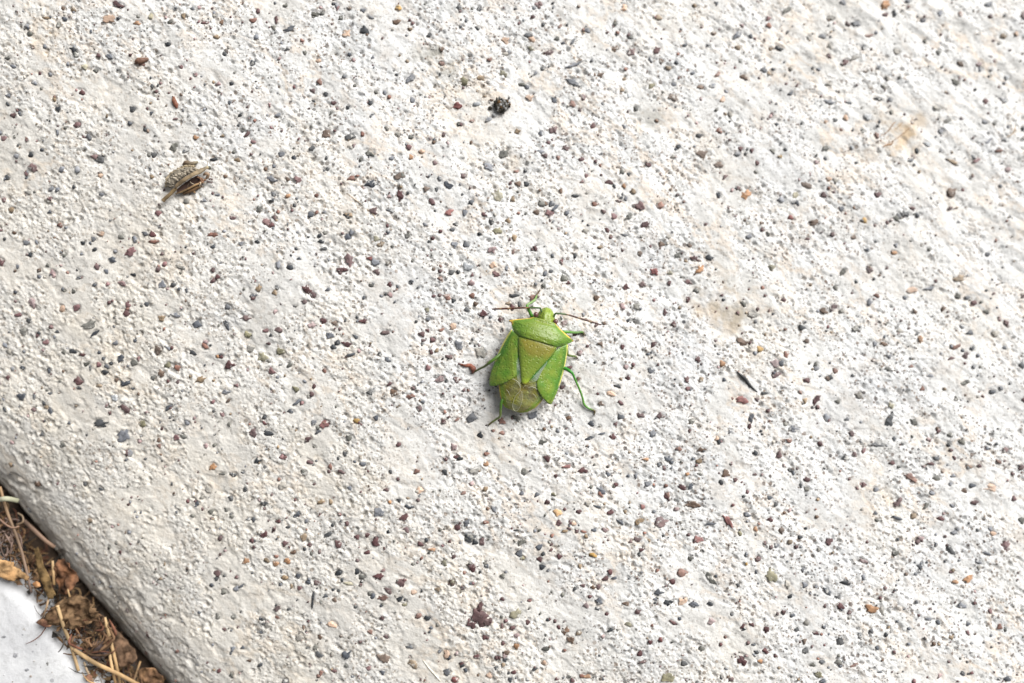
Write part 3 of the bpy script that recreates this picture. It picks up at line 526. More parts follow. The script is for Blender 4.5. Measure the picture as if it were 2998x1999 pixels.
(2100, 1333, 2.354): """
55,125,60,75,60,T 20,185,32,40,-50,k 120,165,30,35,0,P 500,100,40,22,25,k 520,120,25,35,0,B 612,165,50,38,30,P 545,90,22,20,0,P 255,130,35,25,0,P 885,20,65,32,0,k 1205,50,45,28,0,P 1465,55,60,22,0,P
1505,20,60,28,15,B 1630,15,40,35,0,P 1725,75,60,26,0,T 1795,70,35,25,0,P 2095,80,40,55,70,P 1335,150,100,50,28,r 1010,200,55,48,20,P 615,228,40,35,0,G 1095,238,40,35,0,b 1505,155,60,38,0,G
1620,140,45,32,0,b 1750,205,55,35,0,B 1695,240,50,36,0,T 1880,225,110,65,10,w 1600,195,25,35,0,b 1245,325,48,95,40,P 1235,430,80,22,20,B 1090,400,40,38,0,B 1535,432,60,32,5,P 1770,322,65,38,0,P
1615,345,50,26,15,b 1350,420,45,45,0,t 1100,445,40,25,0,G 2100,445,50,60,0,G 70,450,45,110,-30,R 200,405,32,60,-70,b 360,440,45,32,0,P 260,505,35,38,0,o 155,535,38,35,0,v 440,515,38,60,0,T
605,500,25,22,0,k 570,562,35,24,0,k 320,600,28,38,0,P 365,630,30,35,0,P 405,615,35,38,0,b 765,590,48,65,60,P 540,632,30,28,0,P 495,595,38,35,0,t 1400,572,55,32,5,q 1900,540,60,35,15,w
2000,620,75,85,0,p 1610,655,110,48,50,k 1860,675,70,18,15,B 1800,735,50,24,10,b 1735,850,60,70,30,o 1640,870,50,28,0,o 1615,800,40,28,0,p 275,712,38,45,40,P 200,745,25,25,0,y 370,825,78,125,0,v
585,785,30,40,0,B 480,885,48,60,0,g 500,970,40,28,-40,k 600,890,40,42,0,b 880,875,80,28,10,k 755,930,75,38,35,B 822,972,35,24,10,k 850,1040,55,42,25,P 905,1078,35,38,-30,P 740,1035,30,32,0,P
1050,1055,105,62,20,o 1130,1065,38,60,0,g 1685,1035,70,42,0,b 1885,1075,35,35,0,p 455,1080,35,38,0,P 410,1090,20,30,0,P 515,1095,38,35,0,B 235,1165,45,35,30,P 175,1175,30,45,60,P 335,1195,48,65,-50,P
55,1248,22,24,0,r 545,1195,30,35,0,k 610,1150,38,40,0,g 675,1220,40,32,10,P 715,1230,22,20,0,r 735,1180,35,30,0,b 850,1275,60,65,0,k 1160,1235,30,30,0,k 980,1240,28,40,0,B 1055,1205,28,40,0,B
605,1340,45,52,0,k 270,1352,50,22,10,k 170,1410,75,85,-60,P 210,1290,25,28,0,P 95,1540,28,50,60,P 290,1415,38,35,0,o 940,1445,60,22,-25,r 835,1425,60,32,0,G 700,1505,55,50,0,v 725,1550,40,35,0,B
720,1420,40,36,0,B 1610,1255,38,55,40,t 1520,1150,38,35,0,B 1450,1125,45,26,0,b 1730,1160,35,30,0,B 1490,1300,30,32,0,T 1100,1325,35,32,0,B 1320,1300,28,24,0,b 1690,1500,40,36,0,B 2000,1540,55,38,0,B
1005,725,60,30,20,q 250,1300,35,18,0,B 395,1380,25,25,0,P 1120,1490,40,28,0,b 655,1440,40,26,0,G 20,1300,25,25,0,P 1185,1030,0,0,0,k 1370,1010,25,30,0,B 1320,1195,25,22,0,b 1655,510,28,24,0,b
""",
}
# palette of the grit (base colours)
PAL = dict(k=(0.026, 0.029, 0.033), B=(0.055, 0.061, 0.072), b=(0.125, 0.132, 0.148), g=(0.21, 0.20, 0.18), G=(0.085, 0.085, 0.075),
           l=(0.33, 0.345, 0.36), p=(0.125, 0.07, 0.072), P=(0.066, 0.031, 0.032), q=(0.22, 0.16, 0.16), r=(0.15, 0.078, 0.06),
           R=(0.15, 0.052, 0.048), o=(0.27, 0.15, 0.08), O=(0.42, 0.26, 0.12), t=(0.17, 0.125, 0.08), T=(0.09, 0.058, 0.04),
           v=(0.15, 0.14, 0.09), V=(0.27, 0.25, 0.18), w=(0.38, 0.27, 0.20), y=(0.30, 0.19, 0.065))



def faded(c, t):
    """cement dust dulls the stones, far-side ones are paled to paint in overexposure"""
    k = 0.12 * random.random() ** 2 + 0.05 * min(1.0, max(0.0, (t - 70) / 50))  # the far-side term puts overexposure into the stone colour
    return c + (np.array((0.50, 0.49, 0.47)) - c) * k


# every grain that can be told apart, and a crack and pit whose shade is set as black stones, read off the photograph
grains = []
for (ox, oy, sc), text in GRAINS.items():
    for tok in text.split():
        x, y, w, h, a, c = tok.split(',')
        if float(w) <= 0: continue
        px, py = ox + float(x) / sc, oy + float(y) / sc
        t, s = pick(px, py)
        if t < 2: continue
        ang = -math.radians(float(a)) - math.atan2(D_[1], D_[0])
        mm = np.linalg.norm(on_plane(px, py, 0) - CAM) / F_PX
        mm = 0.0370
        grains.append([t, s, float(w) / sc * mm * 0.53, float(h) / sc * mm * 0.53, ang, faded(np.array(PAL[c]) * (0.8 + 0.4 * random.random()), t)])
grains.sort(key=lambda g: -g[2] * g[3])
N_PART = 300

# the sand between them: too small to tell apart
sand = []
keys = 'kkBBbGGPPPPTrtbgqp'
for _ in range(11000):
    t = RNG.uniform(2, 134); s = RNG.uniform(-66, 68)
    P, _n = surf(np.array([t]), np.array([s])); x, y = project(P[0])
    if not (-150 < x < 3150 and -150 < y < 2150): continue
    if t < 14 and RNG.random() > (t - 1) / 15: continue
    if RNG.random() > 0.35 + 1.6 * max(0.0, float(perlin(np.array([t / 5.0]), np.array([s / 5.0]), 77)[0]) + 0.18): continue
    r = float(np.clip(RNG.lognormal(math.log(0.125), 0.55), 0.06, 0.46))
    asp = RNG.uniform(0.55, 1.0)
    c = np.array(PAL[keys[RNG.integers(len(keys))]]) * RNG.uniform(0.75, 1.5)
    sand.append([t, s, r, r * asp, RNG.uniform(0, math.pi), faded(c, t)])

# relief of the worn cement skin, on a grid laid along the edge
H = 0.13
tg = np.arange(-14.0, 141.0, H); sg = np.arange(-73.0, 75.0, H)
Tm, Sm = np.meshgrid(tg, sg, indexing='ij')
a_st = math.radians(13)
Xs, Ys = Sm * math.cos(a_st) + Tm * math.sin(a_st), -Sm * math.sin(a_st) + Tm * math.cos(a_st)
worn = smooth(3, 16, Tm)                                   # the rounded edge kept its smooth skin
right = smooth(75, 125, Tm)                                # brushed ridges grow away from the edge
# crumbly patches between areas that kept a chalky skin; the far side is brushed rather than crumbly
grit = smooth(-0.32, 0.22, perlin(Tm / 6.5, Sm / 8.0, 28) + 0.55 * perlin(Tm / 2.6, Sm / 3.2, 29) + 0.12 - 0.22 * right)
grit = grit * smooth(4, 17, Tm) * (1 - 0.45 * right)
broad = 0.20 * perlin(Tm / 13, Sm / 17, 1) + 0.10 * perlin(Tm / 5.5, Sm / 8, 2)
D = broad.copy()
D += 0.025 * perlin(Ys / 1.3, Xs / 4.6, 3) + right * (0.15 * perlin(Ys / 1.9, Xs / 6.0, 19) + 0.07 * perlin(Ys / 0.8, Xs / 3.0, 20))
D += (0.02 + 0.025 * worn) * perlin(Ys / 0.85, Xs / 1.3, 4)
n5 = perlin(Ys / 0.34, Xs / 0.48, 5)
D += (0.016 + 0.048 * grit) * (0.7 - 2.0 * np.abs(n5))
D += (0.02 + 0.040 * grit) * perlin(Tm / 0.30, Sm / 0.30, 6)
D += (1 - worn) * 0.10 * perlin(Tm / 0.9, Sm / 9.0, 7) + (1 - worn) * 0.06 * perlin(Tm / 0.4, Sm / 2.2, 8)
flake = perlin(Ys / 2.6, Xs / 3.6, 9) + 0.5 * perlin(Ys / 1.0, Xs / 1.4, 10)
D -= 0.075 * worn * smooth(0.18, 0.34, flake)               # places where the skin has flaked off
edgey = 1 - smooth(6, 20, Tm)
D += edgey * (0.16 * perlin(Tm / 3.0, Sm / 4.2, 15) + 0.10 * perlin(Tm / 1.3, Sm / 1.9, 16))
chip = perlin(Tm / 2.4, Sm / 3.3, 17) + 0.6 * perlin(Tm / 0.9, Sm / 1.1, 18)
D -= edgey * 0.38 * smooth(0.34, 0.55, chip)                # knocks and chips along the edge
edge_noise = 0.42 * perlin(Tm / 0.6, Sm / 0.6, 12) + 0.36 * perlin(Tm / 0.29, Sm / 0.29, 13)


def window(t, s, r):
    i0, i1 = int((t - r - tg[0]) / H), int((t + r - tg[0]) / H) + 2
    j0, j1 = int((s - r - sg[0]) / H), int((s + r - sg[0]) / H) + 2
    return slice(max(i0, 0), max(i1, 0)), slice(max(j0, 0), max(j1, 0))


# pock marks
for _ in range(14000):
    t = RNG.uniform(4, 134); s = RNG.uniform(-66, 68); r = RNG.uniform(0.10, 0.26)
    if RNG.random() > 0.25 + 0.75 * smooth(6, 20, t): continue
    w = window(t, s, r * 1.6)
    if D[w].size == 0: continue
    q = ((Tm[w] - t) ** 2 + (Sm[w] - s) ** 2) / r ** 2
    D[w] -= RNG.uniform(0.06, 0.30) * np.exp(-q * q) * (0.25 + 0.9 * grit[w])
# sockets of the grains
for g in grains + sand:
    t, s, a, b, ang, c = g
    w = window(t, s, max(a, b) * 1.7 + 0.3)
    if D[w].size == 0:
        g.append(0.0); continue
    ds, dt_ = Sm[w] - s, Tm[w] - t
    x = (ds * math.cos(ang) + dt_ * math.sin(ang)) / (a + 0.03); y = (-ds * math.sin(ang) + dt_ * math.cos(ang)) / (b + 0.03)
    rho = np.sqrt(x * x + y * y) + edge_noise[w]
    i, j = np.argmin(np.abs(tg - t)), np.argmin(np.abs(sg - s))
    base = broad[i, j] + 0.02 - 0.05 * random.random() ** 1.5
    m = 1 - smooth(0.93, 1.13, rho)
    low = base - 0.07
    D[w] = D[w] * (1 - m) + (low + 0.6 * (D[w] - broad[w]) + 0.16 * edge_noise[w]) * m
    rim = np.exp(-((rho - 1.35) / 0.22) ** 2)
    D[w] += 0.035 * rim * worn[w]
    g.append(base)


def ground(t, s):
    return float(D[int(np.clip(round((t - tg[0]) / H), 0, len(tg) - 1)), int(np.clip(round((s - sg[0]) / H), 0, len(sg) - 1))])


def at(px, py, lift=0.0):
    """point lying on the worn surface under a pixel"""
    t, s = pick(px, py)
    P, n = surf(np.array([t]), np.array([s]), np.array([ground(t, s) + lift]))
    return P[0]


# stains: R warm plant stain, G grey dirt and painted edge shade   (photo pixel, radius px, stretch along the streaks)
stain = np.zeros((*Tm.shape, 3), np.float32)
for px, py, r, k, ch in ((135, 120, 60, .50, 0), (150, 70, 40, .30, 0), (2650, 392, 46, .85, 0), (2612, 426, 32, .85, 0), (2690, 352, 26, .5, 0), (2600, 340, 46, .20, 0), (2520, 480, 60, .22, 0),
                         (2110, 915, 72, .55, 0), (2060, 900, 40, .4, 0), (2140, 900, 60, .5, 1), (2200, 1040, 60, .18, 0), (2330, 60, 60, .2, 0),
                         (1440, 280, 45, .25, 0), (1500, 470, 30, .35, 0), (2580, 1470, 50, .28, 0), (640, 1420, 50, .22, 0), (380, 1120, 45, .25, 0),
                         (1285, 165, 42, .75, 1), (1320, 215, 46, .7, 1), (1250, 160, 40, .5, 1), (1900, 345, 40, .45, 1), (2150, 790, 120, .28, 1),
                         (2080, 830, 80, .30, 1), (180, 1330, 90, .3, 1), (2450, 640, 60, .25, 1), (1650, 1080, 60, .2, 1), (420, 1700, 110, .25, 1),
                         (860, 1930, 120, .22, 1), (1010, 150, 70, .2, 1)):
    t, s = pick(px, py); rr = r * 0.037
    w = window(t, s, rr * 3)
    q = np.sqrt(((Ys[w] - (-s * math.sin(a_st) + t * math.cos(a_st))) / rr) ** 2 + ((Xs[w] - (s * math.cos(a_st) + t * math.sin(a_st))) / (rr * 1.4)) ** 2)
    q = q + 0.5 * perlin(Tm[w] / 1.6, Sm[w] / 1.6, 21) + 0.25 * perlin(Tm[w] / 0.5, Sm[w] / 0.5, 22)
    stain[w][..., ch] = np.maximum(stain[w][..., ch], k * (1 - smooth(0.4, 1.25, q)))
# old brown film low on the rounded edge, darkened to paint in its shade
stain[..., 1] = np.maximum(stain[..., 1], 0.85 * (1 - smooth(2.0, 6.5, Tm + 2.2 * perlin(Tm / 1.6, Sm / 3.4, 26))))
stain[..., 1] = np.maximum(stain[..., 1], 0.48 * (1 - smooth(1.0, 12.0, Tm + 1.5 * perlin(Tm / 3, Sm / 6, 23))))  # wider band: deepens the shade of the turned-down edge in colour

stain[..., 2] = np.clip(0.62 * (1 - smooth(12, 75, Tm + 9 * perlin(Tm / 22, Sm / 26, 24))) + 0.35 * np.maximum(0, perlin(Tm / 9, Sm / 12, 25)), 0, 1)   # cream tint, strongest by the gap

# build the visible field finely, the rest of the kerb coarsely
Pf, _ = surf(Tm.ravel(), Sm.ravel(), D.ravel())
vx, vy = project(Pf)
inside = ((vx > -260) & (vx < 3260) & (vy > -260) & (vy < 2260)).reshape(Tm.shape)
fin = inside[:-1, :-1] & inside[1:, :-1] & inside[1:, 1:] & inside[:-1, 1:]
ni, nj = Tm.shape
idx = np.arange(ni * nj).reshape(ni, nj)
quads = np.stack([idx[:-1, :-1], idx[:-1, 1:], idx[1:, 1:], idx[1:, :-1]], -1)[fin]
used = np.unique(quads)
remap = np.full(ni * nj, -1, np.int64); remap[used] = np.arange(len(used))
quads = remap[quads]
V = Pf[used]; ST = stain.reshape(-1, 3)[used]
tc = np.concatenate([np.arange(-22, 20, 0.6), np.arange(20, 150, 1.5), np.arange(150, 400, 8.0)])
sc_ = np.concatenate([np.arange(-420, -90, 8.0), np.arange(-90, 92, 1.5), np.arange(92, 420, 8.0)])
Tc, Sc = np.meshgrid(tc, sc_, indexing='ij')
Dc = 0.20 * perlin(Tc / 13, Sc / 17, 1) + 0.10 * perlin(Tc / 5.5, Sc / 8, 2) - 0.05
Pc, _ = surf(Tc.ravel(), Sc.ravel(), Dc.ravel())
cx, cy = project(Pc)
far_in = ((cx > -190) & (cx < 3190) & (cy > -190) & (cy < 2190)).reshape(Tc.shape)
keep = ~(far_in[:-1, :-1] & far_in[1:, :-1] & far_in[1:, 1:] & far_in[:-1, 1:])
keep |= (Tc[:-1, :-1] < -12)
ci = np.arange(Tc.size).reshape(Tc.shape) + len(V)
cq = np.stack([ci[:-1, :-1], ci[:-1, 1:], ci[1:, 1:], ci[1:, :-1]], -1)[keep]
near = (Tc.ravel() > -12.5) & (cx > -300) & (cx < 3300) & (cy > -300) & (cy < 2300)
Pc[near, 2] -= 0.32
V = np.concatenate([V, Pc]) * K
Q = np.concatenate([quads, cq])
me = bpy.data.meshes.new('concrete_kerb')
me.vertices.add(len(V)); me.vertices.foreach_set('co', V.astype(np.float32).ravel())
me.loops.add(Q.size); me.loops.foreach_set('vertex_index', Q.astype(np.int32).ravel())
me.polygons.add(len(Q)); me.polygons.foreach_set('loop_start', np.arange(0, Q.size, 4, dtype=np.int32))
me.polygons.foreach_set('loop_total', np.full(len(Q), 4, np.int32))
me.polygons.foreach_set('use_smooth', np.ones(len(Q), bool))
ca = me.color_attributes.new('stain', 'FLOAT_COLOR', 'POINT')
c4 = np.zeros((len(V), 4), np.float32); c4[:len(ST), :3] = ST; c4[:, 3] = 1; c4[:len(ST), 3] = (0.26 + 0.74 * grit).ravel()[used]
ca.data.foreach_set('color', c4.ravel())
me.update(calc_edges=True)
me.validate()
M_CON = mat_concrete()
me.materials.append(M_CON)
kerb = bpy.data.objects.new('concrete_kerb', me)
COL.objects.link(kerb)
tag(kerb, 'rough pale concrete kerb with exposed grit and a rounded lower edge', kind='structure')
print('kerb quads', len(Q), 'grains', len(grains), 'sand', len(sand))


# stones
def stone_mesh(seed, sub):
    rnd = random.Random(seed)
    bm = bmesh.new()
    bmesh.ops.create_icosphere(bm, subdivisions=sub, radius=1.0)
    planes = []
    for _ in range(9):
        d = Vector((rnd.gauss(0, 1), rnd.gauss(0, 1), rnd.gauss(0, 0.7))).normalized()
        planes.append((d, rnd.uniform(0.5, 0.9)))
    planes.append((Vector((rnd.uniform(-.15, .15), rnd.uniform(-.15, .15), 1)).normalized(), rnd.uniform(0.62, 0.8)))
    off = rnd.uniform(0, 50)
    lobes = [(rnd.uniform(.3, 1) * q, rnd.uniform(0, 6.28)) for q in (.19, .16, .14, .12, .11, .10, .09, .08)]
    co = np.array([v.co[:] for v in bm.verts])
    nz = perlin(co[:, 0] * 1.7 + off, co[:, 1] * 1.7 + co[:, 2], 3) * 0.34 + perlin(co[:, 0] * 4 + off, co[:, 1] * 4 + co[:, 2] * 2, 4) * 0.20
    for v, k in zip(bm.verts, nz):
        p = v.co.copy()
        for d, m in planes:
            e = p.dot(d) - m
            if e > 0: p -= d * e * 0.9
        phi = math.atan2(p.y, p.x); lob = 1.0
        for j_, (a_, ph_) in enumerate(lobes): lob += a_ * math.cos((j_ + 2) * phi + ph_)
        v.co = Vector((p.x * lob, p.y * lob, p.z)) * (1 + k)
    vs = np.array([v.co[:] for v in bm.verts]); fs = [tuple(v.index for v in f.verts) for f in bm.faces]
    bm.free()
    vs[:, :2] /= np.abs(vs[:, :2]).max(0)
    return vs, fs


M_ST = mat_pebble(True); M_SS = mat_pebble(False)
variants = []
for k in range(26):
    vs, fs = stone_mesh(100 + k, 3)
    m_ = bpy.data.meshes.new('pebble')
    m_.from_pydata(vs.tolist(), [], fs)
    m_.polygons.foreach_set('use_smooth', np.ones(len(m_.polygons), bool))
    m_.materials.append(M_ST); m_.update()
    variants.append(m_)


def stone_frame(g):
    t, s, a, b, ang, c, base = g
    u, z, th = prof(np.array([t]))
    Td = N_ * math.cos(th[0]) + Z_ * math.sin(th[0]); Nn = -N_ * math.sin(th[0]) + Z_ * math.cos(th[0])
    e1 = D_ * math.cos(ang) + Td * math.sin(ang); e2 = -D_ * math.sin(ang) + Td * math.cos(ang)
    h = float(np.clip(0.55 * min(a, b), 0.12, 0.40))
    P, _ = surf(np.array([t]), np.array([s]), np.array([base + 0.09 - 0.72 * h]))
    return P[0], e1, e2, Nn, h


first = None
for n_, g in enumerate(grains[:N_PART]):
    P, e1, e2, e3, h = stone_frame(g)
    if first is None:
        o = first = bpy.data.objects.new('pebble', variants[0])
    else:
        o = first.copy(); o.data = variants[n_ % len(variants)]
    COL.objects.link(o)
    o.parent = kerb
    A, B = (e1 * g[2] * 1.06 * K, e2 * g[3] * 1.06 * K)
    o.matrix_local = Matrix(((A[0], B[0], e3[0] * h * K, P[0] * K), (A[1], B[1], e3[1] * h * K, P[1] * K), (A[2], B[2], e3[2] * h * K, P[2] * K), (0, 0, 0, 1)))
    o.color = (*g[5], 1.0)
small = MB()
lo = [stone_mesh(300 + k, 2) for k in range(12)]; lo1 = [stone_mesh(400 + k, 1) for k in range(12)]
Vs, Fs, Cs, off_ = [], [], [], 0
for n_, g in enumerate(grains[N_PART:] + sand):
    P, e1, e2, e3, h = stone_frame(g)
    vs, fs = (lo if max(g[2], g[3]) > 0.28 else lo1)[n_ % 12]
    Vs.append(P + vs[:, :1] * e1 * g[2] * 1.05 + vs[:, 1:2] * e2 * g[3] * 1.05 + vs[:, 2:] * e3 * h)
    Fs.append(np.array(fs) + off_); off_ += len(vs)
    Cs.append(np.repeat(g[5][None], len(vs), 0))
m_ = mesh_from('small_pebbles', np.concatenate(Vs), np.concatenate(Fs).tolist(), np.concatenate(Cs))
m_.materials.append(M_SS)
o = bpy.data.objects.new('small_pebbles', m_); COL.objects.link(o); o.parent = kerb
tag(o, kind='stuff')

# ---------------------------------------------------------------- the smooth block beyond the gap, the soil and the litter between
Z_BLOCK = -7.0
_a = on_plane(0, 1689, Z_BLOCK); _b = on_plane(207, 1929, Z_BLOCK)
U_BLOCK = 0.5 * (_a @ N_ + _b @ N_)
U_FACE = float(np.interp(0.0, _T, _U))
Z_SOIL = -15.0

t = NT('smooth_concrete')
n1 = t.noise(120, 4); n2 = t.noise(1300, 5, 0.7)
c = t.mix(t.ramp(n1, 0.35, 0.65), (0.49, 0.49, 0.495), (0.58, 0.58, 0.575))
c = t.mix(t.math('MULTIPLY', t.ramp(n2, 0.50, 0.68), 0.45), c, (0.33, 0.325, 0.32))
vo = t.vor(900); sp = t.n.new('ShaderNodeSeparateColor'); t.link(vo.outputs['Color'], sp.inputs[0])
spk = t.math('MULTIPLY', t.ramp(sp.outputs[0], 0.7, 0.72), t.math('LESS_THAN', t.math('ADD', vo.outputs['Distance'], t.math('MULTIPLY', n2, 0.3)), t.math('MULTIPLY', sp.outputs[1], 0.5)))
c = t.mix(t.math('MULTIPLY', spk, 0.6), c, (0.2, 0.2, 0.21))
M_BLOCK = t.done(c, 0.85, t.bump(n2, 0.10, 1.0), 0.2)
tb = np.concatenate([np.arange(-9, 0, 0.5), np.arange(0, 5, 0.25), np.arange(5, 40, 0.5), np.arange(40, 420, 10.0)])
sb = np.concatenate([np.arange(-420, -60, 10.0), np.arange(-60, 70, 0.5), np.arange(70, 420, 10.0)])
Tb, Sb = np.meshgrid(tb, sb, indexing='ij')
R_ = 1.3
th = np.clip(Tb / (R_ * math.pi / 2), 0, 1) * (math.pi / 2)
ub = U_BLOCK + R_ * 0.3 - np.where(Tb < 0, 0, np.where(Tb < R_ * math.pi / 2, R_ * (1 - np.cos(th)), R_ + Tb - R_ * math.pi / 2))
zb = Z_BLOCK + np.where(Tb < 0, Tb - R_, np.where(Tb < R_ * math.pi / 2, -R_ + R_ * np.sin(th), 0))
nb = 0.12 * perlin(Tb / 4, Sb / 5, 31) + 0.05 * perlin(Tb / 1.2, Sb / 1.4, 32)
ub = ub + nb * (Tb < 3); zb = zb + nb * (Tb > 1)
Pb = np.multiply.outer(Sb.ravel(), D_) + np.multiply.outer(ub.ravel(), N_) + np.multiply.outer(zb.ravel(), Z_)
bi = np.arange(Tb.size).reshape(Tb.shape)
bq = np.stack([bi[:-1, :-1], bi[1:, :-1], bi[1:, 1:], bi[:-1, 1:]], -1).reshape(-1, 4)
m_ = mesh_from('paving_block', Pb, bq.tolist()); m_.materials.append(M_BLOCK)
block = bpy.data.objects.new('paving_block', m_); COL.objects.link(block)
tag(block, 'smooth light grey concrete paving at the lower left beyond the litter filled gap', kind='structure')
for px, py, w, h, c in ((12, 1864, 15, 9, 'b'), (72, 1842, 14, 11, 'g'), (67, 1857, 9, 8, 'l'), (46, 1918, 16, 13, 'b'), (107, 1887, 6, 6, 'G'), (140, 1942, 9, 14, 'G'),
                        (78, 1961, 13, 10, 'b'), (154, 1968, 9, 6, 'g'), (90, 1980, 8, 7, 't'), (11, 1975, 12, 11, 'l'), (100, 1935, 10, 5, 'g'), (38, 1995, 10, 8, 't')):
    p = on_plane(px, py, Z_BLOCK)
    o = first.copy(); o.data = variants[(px + py) % len(variants)]; COL.objects.link(o); o.parent = block
    o.matrix_local = Matrix.Translation(Vector((p[0] * K, p[1] * K, (Z_BLOCK - 0.02) * K))) @ Matrix.Diagonal((w * .019 * K, h * .019 * K, 0.12 * K, 1))
    o.color = (*(np.array(PAL[c]) * 0.6 + 0.10), 1)

t = NT('dark_soil')
n1 = t.noise(500, 5)
M_SOIL = t.done(t.mix(t.ramp(n1, 0.35, 0.65), (0.018, 0.013, 0.010), (0.06, 0.042, 0.03)), 0.95, t.bump(n1, 0.4, 1.0), 0.1)
ug = np.concatenate([[-4000, -1500, -600], np.arange(U_BLOCK - 6, U_FACE + 4, 0.4), [600, 1500, 4000]])
sg2 = np.concatenate([[-4000, -1500, -500, -200], np.arange(-70, 70, 0.5), [200, 500, 1500, 4000]])
Ug, Sg = np.meshgrid(ug, sg2, indexing='ij')
mid = 0.5 * (U_BLOCK + U_FACE)
zg = Z_SOIL + 3.2 * np.exp(-((Ug - mid + 1) / 4.0) ** 2) + (np.abs(Ug) < 100) * (0.8 * perlin(Ug / 2.2, Sg / 2.2, 41) + 0.4 * perlin(Ug / 0.8, Sg / 0.8, 42))
zg = np.where((np.abs(Ug) > 100) | (np.abs(Sg) > 100), Z_SOIL - 1.0, zg)


def soil_z(u, s):
    u, s = np.array([u]), np.array([s])
    return float((Z_SOIL + 3.2 * np.exp(-((u - mid + 1) / 4.0) ** 2) + 0.8 * perlin(u / 2.2, s / 2.2, 41) + 0.4 * perlin(u / 0.8, s / 0.8, 42))[0])


Pg = np.multiply.outer(Sg.ravel(), D_) + np.multiply.outer(Ug.ravel(), N_) + np.multiply.outer(zg.ravel(), Z_)
gi = np.arange(Ug.size).reshape(Ug.shape)
gq = np.stack([gi[:-1, :-1], gi[:-1, 1:], gi[1:, 1:], gi[1:, :-1]], -1).reshape(-1, 4)
m_ = mesh_from('soil', Pg, gq.tolist()); m_.materials.append(M_SOIL)
o = bpy.data.objects.new('soil', m_); COL.objects.link(o)
tag(o, 'dark soil at the bottom of the gap between the kerb and the paving', kind='structure')

M_LIT = mat_col('dry_litter', 0.85, 700, 0.4, 0.06, 1300, 0.15)
M_STRAW = mat_col('dry_straw', 0.6, 900, 0.35, 0.03, 1500, 0.3, fibre=math.radians(-60))
M_LEAF = mat_col('withered_leaf', 0.85, 1100, 0.6, 0.16, 1500, 0.12)
LB = [(0.055, 0.033, 0.02), (0.10, 0.058, 0.032), (0.16, 0.095, 0.05), (0.03, 0.022, 0.018), (0.07, 0.05, 0.035), (0.22, 0.14, 0.07), (0.09, 0.04, 0.025), (0.05, 0.045, 0.04)]
rnd = random.Random(3)
lit = MB()
for _ in range(5000):                         # crumbs
    u = rnd.uniform(U_BLOCK + 0.6, U_FACE - 0.2); s = rnd.uniform(-50, 60)
    z = soil_z(u, s) + rnd.uniform(0, 1.2) + (rnd.random() < .25) * rnd.uniform(1, 4.5)
    c = np.array(D_) * s + np.array(N_) * u + np.array([0, 0, z])
    r = rnd.uniform(0.12, 0.6) * (1 if rnd.random() < .8 else 1.6)
    ax = [np.array([rnd.gauss(0, 1), rnd.gauss(0, 1), rnd.gauss(0, .5)]) for _ in range(5)]
    vs = [c + a_ / np.linalg.norm(a_) * r * rnd.uniform(.5, 1.1) for a_ in ax]
    col = np.array(LB[rnd.randrange(len(LB))]) * rnd.uniform(.7, 1.3)
    lit.add(vs, [(0, 1, 2), (0, 2, 3), (0, 3, 4), (1, 4, 2), (0, 4, 1), (2, 4, 3)], col)
for _ in range(1500):                          # hair roots and fibres
    u = rnd.uniform(U_BLOCK + 1.0, U_FACE - 0.3); s = rnd.uniform(-50, 60)
    z = soil_z(u, s) + rnd.uniform(0.3, 2.0) + (rnd.random() < .4) * rnd.uniform(1, 4.0)
    p = np.array(D_) * s + np.array(N_) * u + np.array([0, 0, z])
    h = rnd.uniform(0, 2 * math.pi); pts = [p]; bend = rnd.uniform(-1.1, 1.1)
    for k in range(4):
        h += bend * rnd.uniform(.4, 1.2)
        p = p + np.array([math.cos(h), math.sin(h), rnd.uniform(-.35, .3)]) * rnd.uniform(.35, .9)
        pts.append(p)
    r = rnd.uniform(0.025, 0.09)
    lit.tube(pts, [r, r, r, r * .8, r * .4], np.array(LB[rnd.choice([1, 2, 4, 5, 6, 7])]) * rnd.uniform(.8, 1.7), seg=4, steps=3)
o = lit.build('leaf_litter', M_LIT, smooth_=False)
tag(o, 'dark brown crumbs and fibres of rotted litter filling the gap', 'litter', kind='stuff')


def gp(px, py, z): return on_plane(px, py, z)


# straws, one thing each: pixel ends with height, radius, colours
def straw(name, pts, rad, c1, c2, label, cat, group='dry stalks caught in the gap'):
    P = np.array([gp(*p) for p in pts])
    o_ = P[0].copy()
    mb = MB()
    n = len(P)
    mb.tube(P - o_, [rad * (1.0, 1.08, 1.0, .9, .8)[min(k, 4)] for k in range(n)], c1, seg=10, steps=8, flat=0.75, jit=0.10, rnd=rnd, col2=c2)
    o = mb.build(name, M_STRAW); o.location = o_ * K
    return tag(o, label, cat, group)


GOLD, PALE, BRN = (0.34, 0.21, 0.095), (0.40, 0.275, 0.145), (0.17, 0.115, 0.075)
straw('straw', [(0, 1425, -7.5), (22, 1500, -7.0), (62, 1610, -6.8), (92, 1735, -6.9)], 0.15, (0.30, 0.19, 0.10), (0.12, 0.085, 0.07), 'long thin brown stalk near the left edge of the photo', 'straw')
straw('straw', [(168, 1772, -6.0), (185, 1830, -6.3), (208, 1890, -6.6), (230, 1964, -6.75)], 0.19, PALE, PALE, 'golden straw whose lower end lies on the pale paving', 'straw')
straw('straw', [(215, 1901, -6.6), (280, 1942, -6.2), (345, 1972, -6.0), (420, 2012, -6.5)], 0.22, PALE, GOLD, 'thickest golden straw slanting along the bottom edge', 'straw')
straw('straw', [(306, 1808, -8.0), (322, 1870, -7.4), (338, 1935, -7.2), (352, 2005, -7.4)], 0.18, PALE, GOLD, 'upright tan straw beside the kerb, right of the crumpled leaves', 'straw')
straw('straw', [(321, 1914, -6.9), (328, 1955, -6.6), (338, 2000, -6.8)], 0.15, PALE, (0.36, 0.22, 0.10), 'short tan straw crossing under the thick bottom straw', 'straw')
